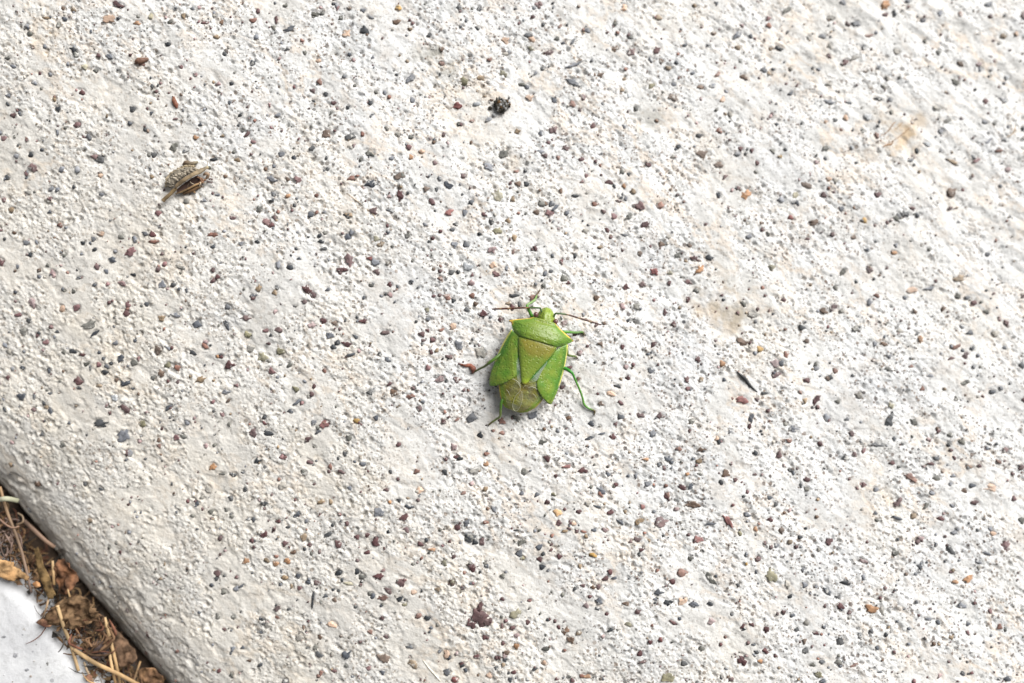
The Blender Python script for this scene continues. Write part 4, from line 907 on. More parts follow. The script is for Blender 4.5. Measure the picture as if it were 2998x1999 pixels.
straw('straw', [(411, 1936, -9.0), (400, 1968, -8.6), (388, 2004, -8.4)], 0.10, GOLD, BRN, 'thin curved stalk against the foot of the kerb at the bottom edge', 'straw')
straw('straw', [(154, 1642, -7.5), (156, 1675, -7.0), (158, 1712, -7.2)], 0.14, PALE, GOLD, 'short upright straw beside the olive brown strap leaf', 'straw')
straw('straw', [(142, 1752, -6.9), (136, 1778, -6.7), (126, 1806, -6.9)], 0.11, (0.36, 0.25, 0.15), BRN, 'small tan stalk touching the paving beside the pointed bract', 'straw')
straw('straw', [(246, 1938, -6.8), (256, 1965, -6.6), (272, 1994, -6.7)], 0.12, (0.33, 0.25, 0.16), (0.2, 0.13, 0.08), 'stub of stalk lying on the paving under the thick bottom straw', 'straw')
straw('straw', [(197, 1716, -6.8), (200, 1732, -6.4), (205, 1750, -6.5)], 0.10, PALE, GOLD, 'tiny pale stalk tip on top of the crumpled brown leaf', 'straw')
straw('straw', [(-12, 1464, -6.4), (20, 1460, -6.2), (54, 1466, -6.8)], 0.26, (0.36, 0.35, 0.26), (0.20, 0.20, 0.13), 'pale greenish stalk end at the left edge below the kerb', 'straw')
straw('root', [(70, 1524, -9.0), (100, 1552, -8.6), (130, 1580, -8.6), (160, 1602, -9.0)], 0.22, (0.13, 0.085, 0.06), (0.16, 0.10, 0.065), 'brown root running along the foot of the kerb', 'root', None)
straw('root', [(0, 1520, -7.0), (18, 1536, -6.7), (38, 1545, -6.7), (56, 1540, -7.0)], 0.09, (0.34, 0.21, 0.15), (0.28, 0.17, 0.11), 'pinkish hair root curving beside the long thin stalk', 'root', None)
straw('root', [(52, 1502, -8.0), (66, 1512, -7.6), (66, 1528, -7.5), (48, 1536, -7.8)], 0.10, (0.20, 0.15, 0.10), (0.24, 0.16, 0.10), 'hooked tan root curling round in the upper part of the gap', 'root', None)


def sheet(name, outline, z, amp, thick, cols, label, cat, mat, seed, group=None, rings=7, wl=1.6, tilt=(0, 0)):
    """a crumpled leaf or chip: outline in pixels, real thickness, folded by noise"""
    P = np.array([gp(x, y, z) for x, y in outline])
    n = len(P); Q = []
    for i in range(n):
        for k in range(4):
            Q.append(P[i] + (P[(i + 1) % n] - P[i]) * k / 4)
    Q = np.array(Q); cen = Q.mean(0); m = len(Q)
    jit = perlin(np.arange(m) * 0.7, np.full(m, seed * 3.1), 3) * 0.10
    vs, cl = [], []
    for side in (1, -1):
        for r in range(rings + 1):
            rho = (r / rings)
            for i in range(m):
                p = cen + (Q[i] - cen) * rho * (1 + jit[i] * rho)
                d = p - cen
                zz = amp * (perlin(p[None, 0] / wl + seed, p[None, 1] / wl, 5)[0] + 0.5 * perlin(p[None, 0] / wl * 2.3, p[None, 1] / wl * 2.3 + seed, 6)[0])
                zz += tilt[0] * d[0] + tilt[1] * d[1]
                vs.append(p - cen + np.array([0, 0, zz + side * thick * 0.5 * (1 - 0.6 * rho ** 4)]))
                k = 0.5 + 0.9 * perlin(p[None, 0] / 0.9 + seed, p[None, 1] / 0.9, 7)[0]
                cl.append(np.array(cols[0]) + (np.array(cols[1]) - np.array(cols[0])) * np.clip(k, 0, 1))
    L = (rings + 1) * m; fs = []
    for sd in (0, 1):
        for r in range(rings):
            for i in range(m):
                a_, b_ = sd * L + r * m + i, sd * L + r * m + (i + 1) % m
                f = (a_, a_ + m, b_ + m, b_)
                fs.append(f if sd == 0 else f[::-1])
    for i in range(m):
        a_, b_ = rings * m + i, rings * m + (i + 1) % m
        fs.append((a_, a_ + L, b_ + L, b_))
    mb = MB(); mb.add(vs, fs, cl)
    o = mb.build(name, mat); o.location = cen * K
    return tag(o, label, cat, group)


sheet('wood_chip', [(-30, 1640), (0, 1636), (22, 1640), (40, 1646), (38, 1658), (55, 1668), (80, 1692), (74, 1703), (50, 1692), (36, 1703), (22, 1698), (0, 1687), (-30, 1676)], -6.2, 0.35, 0.5,
      ((0.27, 0.155, 0.07), (0.38, 0.235, 0.115)), 'bright orange tan flake of wood at the left edge on the paving', 'wood chip', M_LEAF, 1, tilt=(-.12, .1))
sheet('dry_leaf', [(136, 1800), (150, 1778), (172, 1762), (196, 1750), (222, 1742), (250, 1752), (276, 1768), (292, 1790), (280, 1812), (262, 1826), (238, 1834), (214, 1842), (190, 1838), (166, 1832), (146, 1822)], -6.3, 0.9, 0.16,
      ((0.07, 0.04, 0.022), (0.175, 0.11, 0.06)), 'largest crumpled brown leaf in the gap, beside the two upright straws', 'dead leaf', M_LEAF, 2, 'crumpled dead leaves in the gap', rings=12, wl=1.1)
sheet('dry_leaf', [(161, 1652), (172, 1640), (190, 1636), (206, 1648), (218, 1668), (228, 1700), (216, 1722), (200, 1740), (182, 1744), (168, 1738), (160, 1700)], -7.0, 0.7, 0.16,
      ((0.06, 0.032, 0.02), (0.19, 0.09, 0.045)), 'reddish brown leaf tucked against the kerb above the largest leaf', 'dead leaf', M_LEAF, 3, 'crumpled dead leaves in the gap', rings=10, wl=1.2)
sheet('dry_leaf', [(312, 1842), (334, 1840), (352, 1856), (374, 1884), (396, 1908), (404, 1930), (384, 1944), (356, 1950), (340, 1926), (326, 1886)], -8.2, 0.6, 0.16,
      ((0.06, 0.038, 0.024), (0.15, 0.09, 0.055)), 'dull brown leaf at the kerb foot right of the upright tan straw', 'dead leaf', M_LEAF, 4, 'crumpled dead leaves in the gap', rings=10, wl=1.3)
sheet('dry_leaf', [(256, 1888), (280, 1876), (304, 1880), (318, 1898), (312, 1920), (290, 1934), (268, 1928), (256, 1910)], -7.6, 0.5, 0.18,
      ((0.05, 0.038, 0.038), (0.14, 0.105, 0.10)), 'grey purple shred of leaf between the thick straw and the upright straw', 'dead leaf', M_LEAF, 5, 'crumpled dead leaves in the gap', rings=8, wl=1.0)
sheet('dry_leaf', [(404, 1962), (430, 1952), (458, 1958), (474, 1982), (478, 2010), (440, 2016), (410, 2006)], -8.6, 0.6, 0.16,
      ((0.09, 0.05, 0.03), (0.20, 0.115, 0.06)), 'brown leaf scrap at the bottom edge against the kerb', 'dead leaf', M_LEAF, 6, 'crumpled dead leaves in the gap', rings=8, wl=1.2)
sheet('strap_leaf', [(100, 1608), (112, 1602), (122, 1630), (134, 1668), (150, 1704), (164, 1738), (158, 1752), (144, 1750), (128, 1722), (114, 1680), (104, 1640)], -6.8, 0.35, 0.14,
      ((0.10, 0.065, 0.03), (0.18, 0.115, 0.05)), 'narrow olive brown strap leaf lying between the long stalk and the leaves', 'dead leaf', M_LEAF, 7, rings=8, wl=1.6)
sheet('bract', [(103, 1822), (114, 1814), (128, 1810), (146, 1812), (160, 1822), (150, 1834), (132, 1834), (116, 1828)], -6.2, 0.25, 0.16,
      ((0.10, 0.04, 0.03), (0.27, 0.15, 0.09)), 'pointed reddish bract with its tip on the pale paving', 'bract', M_LEAF, 8)
sheet('wood_crumb', [(96, 1706), (108, 1700), (118, 1706), (120, 1716), (108, 1722), (98, 1716)], -6.6, 0.2, 0.4,
      ((0.30, 0.15, 0.07), (0.38, 0.21, 0.10)), 'small orange brown crumb between the wood flake and the strap leaf', 'wood chip', M_LEAF, 9)
sheet('wood_crumb', [(250, 1978), (262, 1972), (272, 1978), (268, 1992), (254, 1992)], -6.6, 0.2, 0.35,
      ((0.14, 0.075, 0.05), (0.20, 0.11, 0.07)), 'brown crumb on the paving under the thick straw at the bottom', 'wood chip', M_LEAF, 10)
# curled shreds of bark on the big leaf
curl = MB(); cc = gp(258, 1852, -6.4)
for k in range(30):
    a0 = rnd.uniform(0, 6.28); r0 = rnd.uniform(0.35, 2.2); ofs = np.array([rnd.uniform(-1.2, 1.2), rnd.uniform(-1.2, 1.2), 0])
    pts = [np.array([math.cos(a0 + j * .38) * r0 * 1.15, math.sin(a0 + j * .38) * r0 * .8, rnd.uniform(-.2, .35) - .2 * r0]) + ofs + np.array([rnd.gauss(0, .12), rnd.gauss(0, .12), 0]) for j in range(6)]
    w = rnd.uniform(0.07, 0.17)
    curl.tube(pts, [w * .5, w, w, w, w, w * .4], np.array(LB[rnd.choice([1, 2, 6, 1, 0])]) * rnd.uniform(.9, 1.7), seg=6, steps=4, flat=.7)
o = curl.build('bark_shreds', M_LIT); o.location = cc * K
tag(o, 'curled brown shreds of bark just below the largest crumpled leaf', 'bark')
curl = MB(); cc = gp(20, 1585, -7.6)
for k in range(26):
    a0 = rnd.uniform(0, 6.28); r0 = rnd.uniform(0.4, 1.5); ofs = np.array([rnd.uniform(-1.2, 1.0), rnd.uniform(-1.2, 1.2), 0])
    pts = [np.array([math.cos(a0 + j * .4) * r0, math.sin(a0 + j * .4) * r0 * 1.3, rnd.uniform(-.2, .5)]) + ofs for j in range(5)]
    w = rnd.uniform(0.05, 0.12)
    curl.tube(pts, [w * .5, w, w, w, w * .4], np.array((0.15, 0.105, 0.085)) * rnd.uniform(.5, 1.8), seg=6, steps=4)
o = curl.build('root_tangle', M_LIT); o.location = cc * K
tag(o, 'grey brown tangle of roots at the left edge above the orange wood flake', 'roots')

# ---------------------------------------------------------------- the green shield bug
KB = 84.0 / F_PX / 3.267                     # mm per unit of the outlines below (enlarged photo pixels)
CB, SB = math.cos(math.radians(15.5)), math.sin(math.radians(15.5))


def bl(x, y):
    dx, dy = x - 660.0, y - 830.0
    return (dx * CB + dy * SB) * KB, (dx * SB - dy * CB) * KB


_p25 = on_plane(1360 + 660 / 3.267, 800 + 830 / 3.267, 2.4)
_tb, _sb = float(np.interp(_p25 @ N_, _U, _T)), float(_p25 @ D_)
BASE_Z = float(np.interp(_tb, _T, _Z))
BUG0 = np.array([_p25[0], _p25[1], BASE_Z + 0.02])
bug = empty('shield_bug', BUG0, -math.radians(15.5))
tag(bug, 'bright green shield bug with spread wings resting on the rough concrete', 'insect')


def floor_at(r, f):
    """height of the concrete under a point of the bug, in the bug's own frame"""
    a = -math.radians(15.5)
    w = BUG0 + np.array([r * math.cos(a) - f * math.sin(a), r * math.sin(a) + f * math.cos(a), 0])
    u, s = w @ N_, w @ D_
    t = float(np.interp(u, _U, _T))
    return float(np.interp(t, _T, _Z)) + ground(t, float(s)) - BUG0[2]


GRN, GRN2, DKG = np.array((0.10, 0.215, 0.026)), np.array((0.17, 0.24, 0.032)), np.array((0.04, 0.16, 0.02))
OLV, OCH, YEL, LIME = np.array((0.17, 0.175, 0.03)), np.array((0.215, 0.19, 0.03)), np.array((0.62, 0.42, 0.07)), np.array((0.30, 0.42, 0.035))


def mat_bug(name, rough, bump_mm, dots, sss=True):
    t = NT(name)
    base = t.attr('col')
    n = t.noise(420, 4, 0.6); n2 = t.noise(1900, 3, 0.6)
    c = t.mix(t.ramp(n, 0.32, 0.7), t.mix(1.0, base, (0.88, 0.90, 0.86), 'MULTIPLY'), t.mix(1.0, base, (1.14, 1.10, 1.1), 'MULTIPLY'))
    h = n2
    if dots:                                  # punctures in the cuticle
        vo = t.vor(3300)
        pit = t.ramp(vo.outputs['Distance'], 0.05, 0.45)
        c = t.mix(t.math('MULTIPLY', t.ramp(vo.outputs['Distance'], 0.10, 0.30, 1.0, 0.0), 0.30), c, t.mix(1.0, base, (0.5, 0.6, 0.5), 'MULTIPLY'))
        vo2 = t.vor(1500)
        c = t.mix(t.math('MULTIPLY', t.ramp(vo2.outputs['Distance'], 0.06, 0.22, 1.0, 0.0), 0.26), c, (0.5, 0.55, 0.16))
        h = t.math('ADD', t.math('MULTIPLY', pit, 0.6), n2)
    m = t.done(c, rough, t.bump(h, bump_mm, 1.0), 0.4)
    if sss:
        t.b.inputs['Subsurface Weight'].default_value = 0.15
        t.b.inputs['Subsurface Radius'].default_value = (0.3, 0.6, 0.1)
        t.b.inputs['Subsurface Scale'].default_value = 0.0004
    return m


M_BUG = mat_bug('green_cuticle', 0.38, 0.05, True)
M_LEG = mat_bug('leg_cuticle', 0.4, 0.02, False)
M_EYE = mat_col('compound_eye', 0.25, 2500, 0.3, 0.01, 5000, 0.5)
tm = NT('clear_membrane')
M_MEM = tm.done(tm.attr('col'), 0.16, tm.bump(tm.noise(650, 3), 0.05, 1.0), 0.6)
tm.setin(tm.b.inputs['Alpha'], tm.ramp(tm.noise(1100, 4), 0.35, 0.7, 0.0, 0.07))
tk = NT('clear_membrane_folded')
M_MEK = tk.done(tk.attr('col'), 0.2, tk.bump(tk.noise(650, 3), 0.05, 1.0), 0.6)
tk.setin(tk.b.inputs['Alpha'], tk.ramp(tk.noise(800, 4), 0.35, 0.7, 0.03, 0.30))


def crop_of(r, f):                            # back from the bug's frame to the enlarged photo
    a, b = r / KB, f / KB
    return 660 + a * CB + b * SB, 830 + a * SB - b * CB


def zs(r, f):
    """the common vault of the back, mm above the concrete"""
    b = np.interp(f, np.array([-560, -520, -420, -250, 172, 230, 300, 400, 430, 480, 540]) * KB, [1.35, 1.65, 2.2, 2.62, 3.0, 3.05, 2.85, 2.30, 2.15, 2.0, 1.55])
    return b - 1.15 * (abs(r) / (310 * KB)) ** 2.3


# body: head, pronotum, thorax and abdomen as one continuous skin (stations from the head to the tail)
LEFT = [(797, 308), (768, 314), (740, 334), (719, 362), (704, 395), (698, 425), (700, 421), (660, 415), (620, 425), (540, 432), (448, 438), (426, 445), (447, 463), (452, 490), (458, 520), (472, 560), (500, 592), (521, 612),
        (470, 700), (420, 800), (370, 900), (335, 1000), (330, 1080), (336, 1120), (345, 1170), (365, 1240), (400, 1288), (470, 1320), (520, 1333)]
RIGHT_ = [(797, 308), (833, 318), (860, 345), (875, 390), (880, 430), (884, 458), (880, 484), (900, 505), (934, 540), (988, 585), (1044, 628), (1066, 638), (1032, 655), (1000, 668), (965, 684), (920, 702), (880, 716),
          (905, 800), (890, 900), (860, 1000), (810, 1100), (780, 1170), (745, 1225), (680, 1290), (610, 1326), (540, 1336)]


def track(poly):
    a = np.array([bl(*p) for p in poly])
    o = np.argsort(-a[:, 1], kind='stable')
    return a[o, 1], a[o, 0]


lf, lr = track(LEFT); rf, rr = track(RIGHT_)
fmax, fmin = min(lf.max(), rf.max()), max(lf.min(), rf.min())
f_st = np.unique(np.concatenate([np.linspace(fmax, 172 * KB, 74), np.array([171.9, 168, 160]) * KB, np.linspace(155 * KB, fmin, 50)]))[::-1]
Lr = np.interp(-f_st, -lf, lr); Rr = np.interp(-f_st, -rf, rr)
mb = MB(); NX = 33
vs, cl = [], []
xs = np.sin(np.linspace(-math.pi / 2, math.pi / 2, NX))
for i, f in enumerate(f_st):
    w = max(1e-3, 0.5 * (Rr[i] - Lr[i])); c0 = 0.5 * (Rr[i] + Lr[i])
    taper = min(1.0, math.sqrt(max(0.0, (fmax - f) / (30 * KB))), math.sqrt(max(0.0, (f - fmin) / (60 * KB))))
    pron = 172 * KB < f < 402 * KB
    for side in (1, -1):
        for x in (xs if side == 1 else xs[::-1][1:-1]):
            r = c0 + w * x
            if side == 1:
                top = zs(r, f) if f > 172 * KB else zs(r, f) - 0.22
                if f > 402 * KB:              # head: rounded on its own
                    top = np.interp(f, np.array([402, 430, 480, 540]) * KB, [2.25, 2.2, 2.0, 1.5]) - 0.75 * abs(x) ** 2.6
                    top += 0.06 * math.exp(-((abs(x) - 0.33) / 0.12) ** 2) * (f < 520 * KB)
                if pron:
                    top += 0.16 * smooth(172 * KB, 185 * KB, f) * (1 - abs(x) ** 6) - 0.10 * math.exp(-((f - 372 * KB) / (14 * KB)) ** 2) * (1 - x * x)
                    top += 0.03 * perlin(np.array([r * 3.0]), np.array([f * 6.0]), 51)[0]
                if f < -300 * KB: top += 0.05 * math.cos((f / KB + 300) / 26.0) * (1 - x ** 4)     # abdominal segments
                edge = 1.2 if f > 402 * KB else (1.9 if f > 172 * KB else 1.25)
                z = edge + (top - edge) * taper * (1 - abs(x) ** 9 * 0.55) if top > edge else top
            else:
                e = 1.15 if f > 402 * KB else (1.8 if f > 172 * KB else 1.2)
                z = e - (e - (0.75 if f < 402 * KB else 0.95)) * taper * (1 - abs(x) ** 2.5)
            if side < 0: r = c0 + w * x * 0.9
            vs.append((r, f, z))
            if f > 402 * KB:
                k = smooth(402 * KB, 520 * KB, f); col = GRN2 * (1 + 0.25 * k) + np.array((0.03, 0.02, 0.0)) * (1 - abs(x))
            elif f > 172 * KB:
                q = f / KB
                col = GRN2 * 0.95 + (GRN - GRN2) * smooth(0.2, 0.9, abs(x)) * 0.8
                lo = 345 - 55 * abs(x) if x < 0 else 330 - 45 * abs(x)
                onm = smooth(0.86, 0.93, abs(x)) * (q > 300) + smooth(0.93, 0.98, abs(x)) * (282 < q <= 300)
                col = col + (YEL - col) * min(1, onm)
                if q > 360: col = col + (np.array((0.30, 0.30, 0.04)) - col) * 0.4 * max(0.0, perlin(np.array([r * 2.2]), np.array([f * 2.2]), 52)[0] + .35)
                if abs(x) > 0.975 and 276 < q < 306: col = np.array((0.22, 0.075, 0.02))
                if abs(q - 174) < 2.2: col = col * 0.55
            else:
                q = f / KB
                col = OLV + (DKG - OLV) * smooth(-225, -150, q)
                col = col + (np.array((0.24, 0.16, 0.03)) - col) * (q < -200) * max(0, perlin(np.array([r * 1.1]), np.array([f * 1.1]), 53)[0]) * 0.8
                cx_, cy_ = crop_of(r, f)
                dk = math.exp(-((cx_ - 585) / 62) ** 2 - ((cy_ - 1085) / 34) ** 2) + 0.7 * math.exp(-((cx_ - 640) / 40) ** 2 - ((cy_ - 1160) / 46) ** 2) + 0.6 * math.exp(-((cx_ - 430) / 40) ** 2 - ((cy_ - 1120) / 60) ** 2)
                col = col + (np.array((0.085, 0.06, 0.018)) - col) * min(0.75, dk)
                col = col + (np.array((0.11, 0.20, 0.02)) - col) * smooth(0.62, 0.85, abs(x)) * 0.8
                col = col + (np.array((0.45, 0.27, 0.03)) - col) * smooth(0.93, 0.99, abs(x)) * 0.75
            cl.append(np.clip(col, 0, 1))
row = NX + NX - 2
fs = []
for i in range(len(f_st) - 1):
    for k in range(row):
        a, b = i * row + k, i * row + (k + 1) % row
        fs.append((a, a + row, b + row, b))
fs.append(tuple(range(row))); fs.append(tuple((len(f_st) - 1) * row + k for k in range(row))[::-1])
mb.add(vs, fs, cl)
mb.build('body', M_BUG, bug)


def resample(poly, n, rounds=2):
    P = np.array(poly, float)
    for _ in range(rounds):                   # corner cutting, light
        A, B = P, np.roll(P, -1, 0)
        P = np.stack([A * 0.85 + B * 0.15, A * 0.15 + B * 0.85], 1).reshape(-1, 2)
    seg = np.linalg.norm(np.roll(P, -1, 0) - P, axis=1); s = np.concatenate([[0], np.cumsum(seg)])
    Q = np.concatenate([P, P[:1]])
    u = np.linspace(0, s[-1], n, endpoint=False)
    return np.stack([np.interp(u, s, Q[:, 0]), np.interp(u, s, Q[:, 1])], 1)


def plate(name, poly, zfun, cfun, thick, mat, parent, n=110, rings=12, cen=None):
    """a thin vaulted plate with real thickness; zfun(r, f, rho), cfun(r, f, rho)"""
    Q = resample([bl(*p) for p in poly], n)
    c = np.mean(Q, 0) if cen is None else np.array(bl(*cen))
    vs, cl, fs = [], [], []
    for sd in (1, -1):
        for k in range(rings + 1):
            rho = (k / rings) ** 0.8
            for p in Q:
                q = c + (p - c) * rho
                vs.append((q[0], q[1], zfun(q[0], q[1], rho) - (thick if sd < 0 else 0) * (1 - 0.5 * rho ** 6)))
                cl.append(np.clip(cfun(q[0], q[1], rho), 0, 1))
    L = (rings + 1) * n
    for sd in (0, 1):
        for k in range(rings):
            for i in range(n):
                a, b = sd * L + k * n + i, sd * L + k * n + (i + 1) % n
                f = (a, a + n, b + n, b)
                fs.append(f if sd == 0 else f[::-1])
    for i in range(n):
        a, b = rings * n + i, rings * n + (i + 1) % n
        fs.append((a, a + L, b + L, b))
    m = MB(); m.add(vs, fs, cl)
    return m.build(name, mat, parent)


def inside(poly, x, y):
    c = False; n = len(poly); j = n - 1
    for i in range(n):
        xi, yi = poly[i]; xj, yj = poly[j]
        if (yi > y) != (yj > y) and x < (xj - xi) * (y - yi) / (yj - yi) + xi: c = not c
        j = i
    return c


def pdist(poly, x, y):
    """signed distance, positive inside"""
    P = np.array(poly, float); A, B = P, np.roll(P, -1, 0); AB = B - A
    t = np.clip(((np.array([x, y]) - A) * AB).sum(1) / (AB * AB).sum(1), 0, 1)
    d = np.linalg.norm(A + AB * t[:, None] - [x, y], axis=1).min()
    return d if inside(poly, x, y) else -d


SCUT = [(512, 606), (600, 616), (700, 642), (800, 678), (884, 704), (864, 748), (812, 812), (742, 884), (662, 966), (612, 1030), (588, 1058), (565, 1064), (545, 1050), (536, 1006), (531, 930), (522, 830), (510, 720)]
PATCH = [(515, 600), (600, 618), (700, 645), (800, 680), (884, 700), (862, 740), (832, 784), (800, 806), (740, 812), (690, 800), (630, 804), (592, 782), (562, 735), (535, 690)]


def scut_col(r, f, rho):
    x, y = crop_of(r, f)
    n = perlin(np.array([x / 38.0]), np.array([y / 38.0]), 61)[0] * 26
    k = 0.9 * smooth(-22, 34, pdist(PATCH, x, y) + n)
    col = GRN2 * 0.92 + (OCH - GRN2 * 0.92) * k
    tip = smooth(985, 1050, y)
    col = col + (LIME - col) * tip
    col = col + (GRN - col) * 0.6 * smooth(0.9, 1.0, rho) * (1 - tip)
    if y > 1042: col = col + (np.array((.5, .45, .06)) - col) * smooth(1042, 1060, y)
    return col


plate('scutellum', SCUT, lambda r, f, rho: zs(r, f) - 0.03 + 0.13 * (1 - rho ** 3) - 0.07 * smooth(0.88, 1, rho), scut_col, 0.10, M_BUG, bug, cen=(640, 790))

LW = [(451, 528), (470, 560), (520, 600), (512, 660), (508, 740), (506, 820), (504, 900), (497, 975), (472, 1000), (430, 1024), (395, 1042), (345, 1064), (290, 1078), (240, 1076), (243, 1010), (262, 925), (298, 825), (345, 712), (400, 606)]
RW = [(998, 668), (992, 760), (978, 860), (962, 932), (938, 1020), (906, 1105), (872, 1190), (836, 1258), (805, 1246), (762, 1206), (722, 1162), (694, 1112), (686, 1046), (700, 992), (736, 930), (780, 866), (828, 806), (862, 740), (930, 700)]
L_OUT, R_OUT = [(451, 528), (400, 606), (345, 712), (298, 825)], [(998, 668), (992, 760), (978, 860), (962, 932), (938, 1020), (920, 1070)]


def line_d(line, x, y):
    P = np.array(line, float); A, B = P[:-1], P[1:]; AB = B - A
    t = np.clip(((np.array([x, y]) - A) * AB).sum(1) / (AB * AB).sum(1), 0, 1)
    return np.linalg.norm(A + AB * t[:, None] - [x, y], axis=1).min()


def wing_col(out, inner):
    def fn(r, f, rho):
        x, y = crop_of(r, f)
        n = perlin(np.array([x / 70.0]), np.array([y / 70.0]), 62)[0]
        col = GRN + (GRN2 - GRN) * np.clip(0.55 + 0.9 * n, 0, 1)
        d = line_d(out, x, y)
        col = col + (DKG - col) * 0.55 * smooth(70, 25, d)
        col = col + (np.array((0.62, 0.60, 0.16)) - col) * smooth(17, 6, d)
        v = line_d(inner, x, y)
        col = col + (DKG * 0.8 - col) * 0.45 * smooth(10, 2, v)
        return col
    return fn


def wing_z(lift, veins):
    def fn(r, f, rho):
        x, y = crop_of(r, f)
        z = zs(r, f) - 0.10 - 0.10 * rho ** 6 + lift * smooth(-100 * KB, -380 * KB, f)
        for v in veins: z += 0.035 * math.exp(-(line_d(v, x, y) / 7.0) ** 2)
        return z + 0.02 * perlin(np.array([r * 1.5]), np.array([f * 1.5]), 63)[0]
    return fn


LV = [[(470, 570), (440, 720), (455, 860), (470, 985)], [(455, 560), (380, 740), (320, 900), (290, 1060)]]
RV = [[(925, 705), (870, 830), (790, 960), (730, 1150)], [(985, 720), (955, 880), (900, 1040), (830, 1230)]]
fw = plate('forewing', LW, wing_z(0.12, LV), wing_col(L_OUT, LV[1]), 0.09, M_BUG, bug, n=120, cen=(400, 870))
fw2 = plate('forewing', RW, wing_z(0.20, RV), wing_col(R_OUT, RV[1]), 0.09, M_BUG, bug, n=120, cen=(850, 980))
# clear membranes behind the leathery part, and the clear strips showing beside the scutellum
WH = np.array((0.47, 0.50, 0.44))
MEMS = [([(372, 1048), (430, 1020), (480, 992), (505, 1010), (535, 1050), (556, 1110), (556, 1180), (545, 1250), (515, 1308), (480, 1322), (440, 1300), (405, 1240), (385, 1150)], 0.05, fw),
        ([(690, 1040), (640, 1052), (590, 1075), (555, 1110), (520, 1170), (475, 1230), (460, 1280), (480, 1318), (560, 1312), (640, 1280), (710, 1220), (748, 1190), (715, 1130)], 0.0, fw2),
        ([(512, 800), (524, 870), (533, 960), (540, 1030), (535, 1055), (505, 1015), (496, 960), (497, 900), (496, 830)], 0.0, fw),
        ([(790, 845), (730, 905), (660, 985), (610, 1045), (630, 1050), (690, 1030), (745, 925), (785, 868)], 0.0, fw2)]
for mk, (poly, dz, par) in enumerate(MEMS):
    plate('wing_membrane', poly, lambda r, f, rho, dz=dz: zs(r, f) - 0.10 + dz + 0.07 * perlin(np.array([r * 1.1]), np.array([f * 1.1]), 64)[0] * (1 - rho ** 4), lambda r, f, rho: WH, 0.02, M_MEM if mk < 2 else M_MEK, par, n=70, rings=8)
M_GLINT = mat_col('pale_fold_glint', 0.3, 900, 0.2, 0.01, 2000, 0.5)  # pale tubes that draw the highlights along the membrane folds
for pts, w in (([(455, 1008), (490, 1026), (520, 1052), (536, 1090)], 5.0), ([(490, 1040), (512, 1058), (530, 1090), (524, 1130), (495, 1160), (470, 1215), (462, 1270), (480, 1312), (512, 1308), (540, 1250), (552, 1190), (544, 1130)], 3.0),
               ([(606, 1094), (640, 1086), (672, 1096), (692, 1112)], 5.0), ([(650, 1150), (672, 1170), (690, 1196)], 3.5), ([(400, 1110), (420, 1135), (436, 1172)], 3.0), ([(600, 1080), (575, 1075), (555, 1100)], 3.0)):
    P = [(*bl(*p), zs(*bl(*p)) - 0.02) for p in pts]
    m = MB(); m.tube(P, [w * KB * .3] + [w * KB * .7] * (len(P) - 2) + [w * KB * .3], (0.36, 0.36, 0.26), seg=6, steps=5, flat=0.5)
    m.build('fold_glint', M_GLINT, fw if pts[0][0] < 560 else fw2)

# head parts
for x, y, r in ((686, 391, 25), (876, 457, 24)):
    m = MB(); c = bl(x, y); m.ball((c[0], c[1], 2.0), (r * KB, r * KB * 1.15, r * KB), (0.12, 0.055, 0.05), 16, 10)
    m.build('eye', M_EYE, bug)
for pts in ([(745, 362, 1.75), (733, 335, 1.80), (716, 324, 1.9), (600, 322, 1.8), (440, 328, 1.6), (352, 331, 1.45), (262, 333, 1.25)],
            [(866, 408, 1.75), (872, 384, 1.8), (896, 376, 1.9), (1000, 388, 1.8), (1100, 415, 1.65), (1215, 446, 1.45), (1337, 479, 1.2)]):
    P = [(*bl(x, y), z) for x, y, z in pts]

    def acol(t):
        j = min(abs(t - q) for q in (0.50, 0.68, 0.84))
        base = np.array((0.055, 0.10, 0.03)) if t < 0.46 else np.array((0.065, 0.024, 0.016))
        return base + (np.array((0.26, 0.17, 0.09)) - base) * (1 - smooth(0.0, 0.03, j))
    m = MB(); m.tube(P, np.array([7, 7, 6.5, 6.2, 7.2, 7.6, 5.0]) * KB * 1.3, (0, 0, 0), seg=8, steps=8, cfun=acol)
    m.build('antenna', M_LEG, bug)

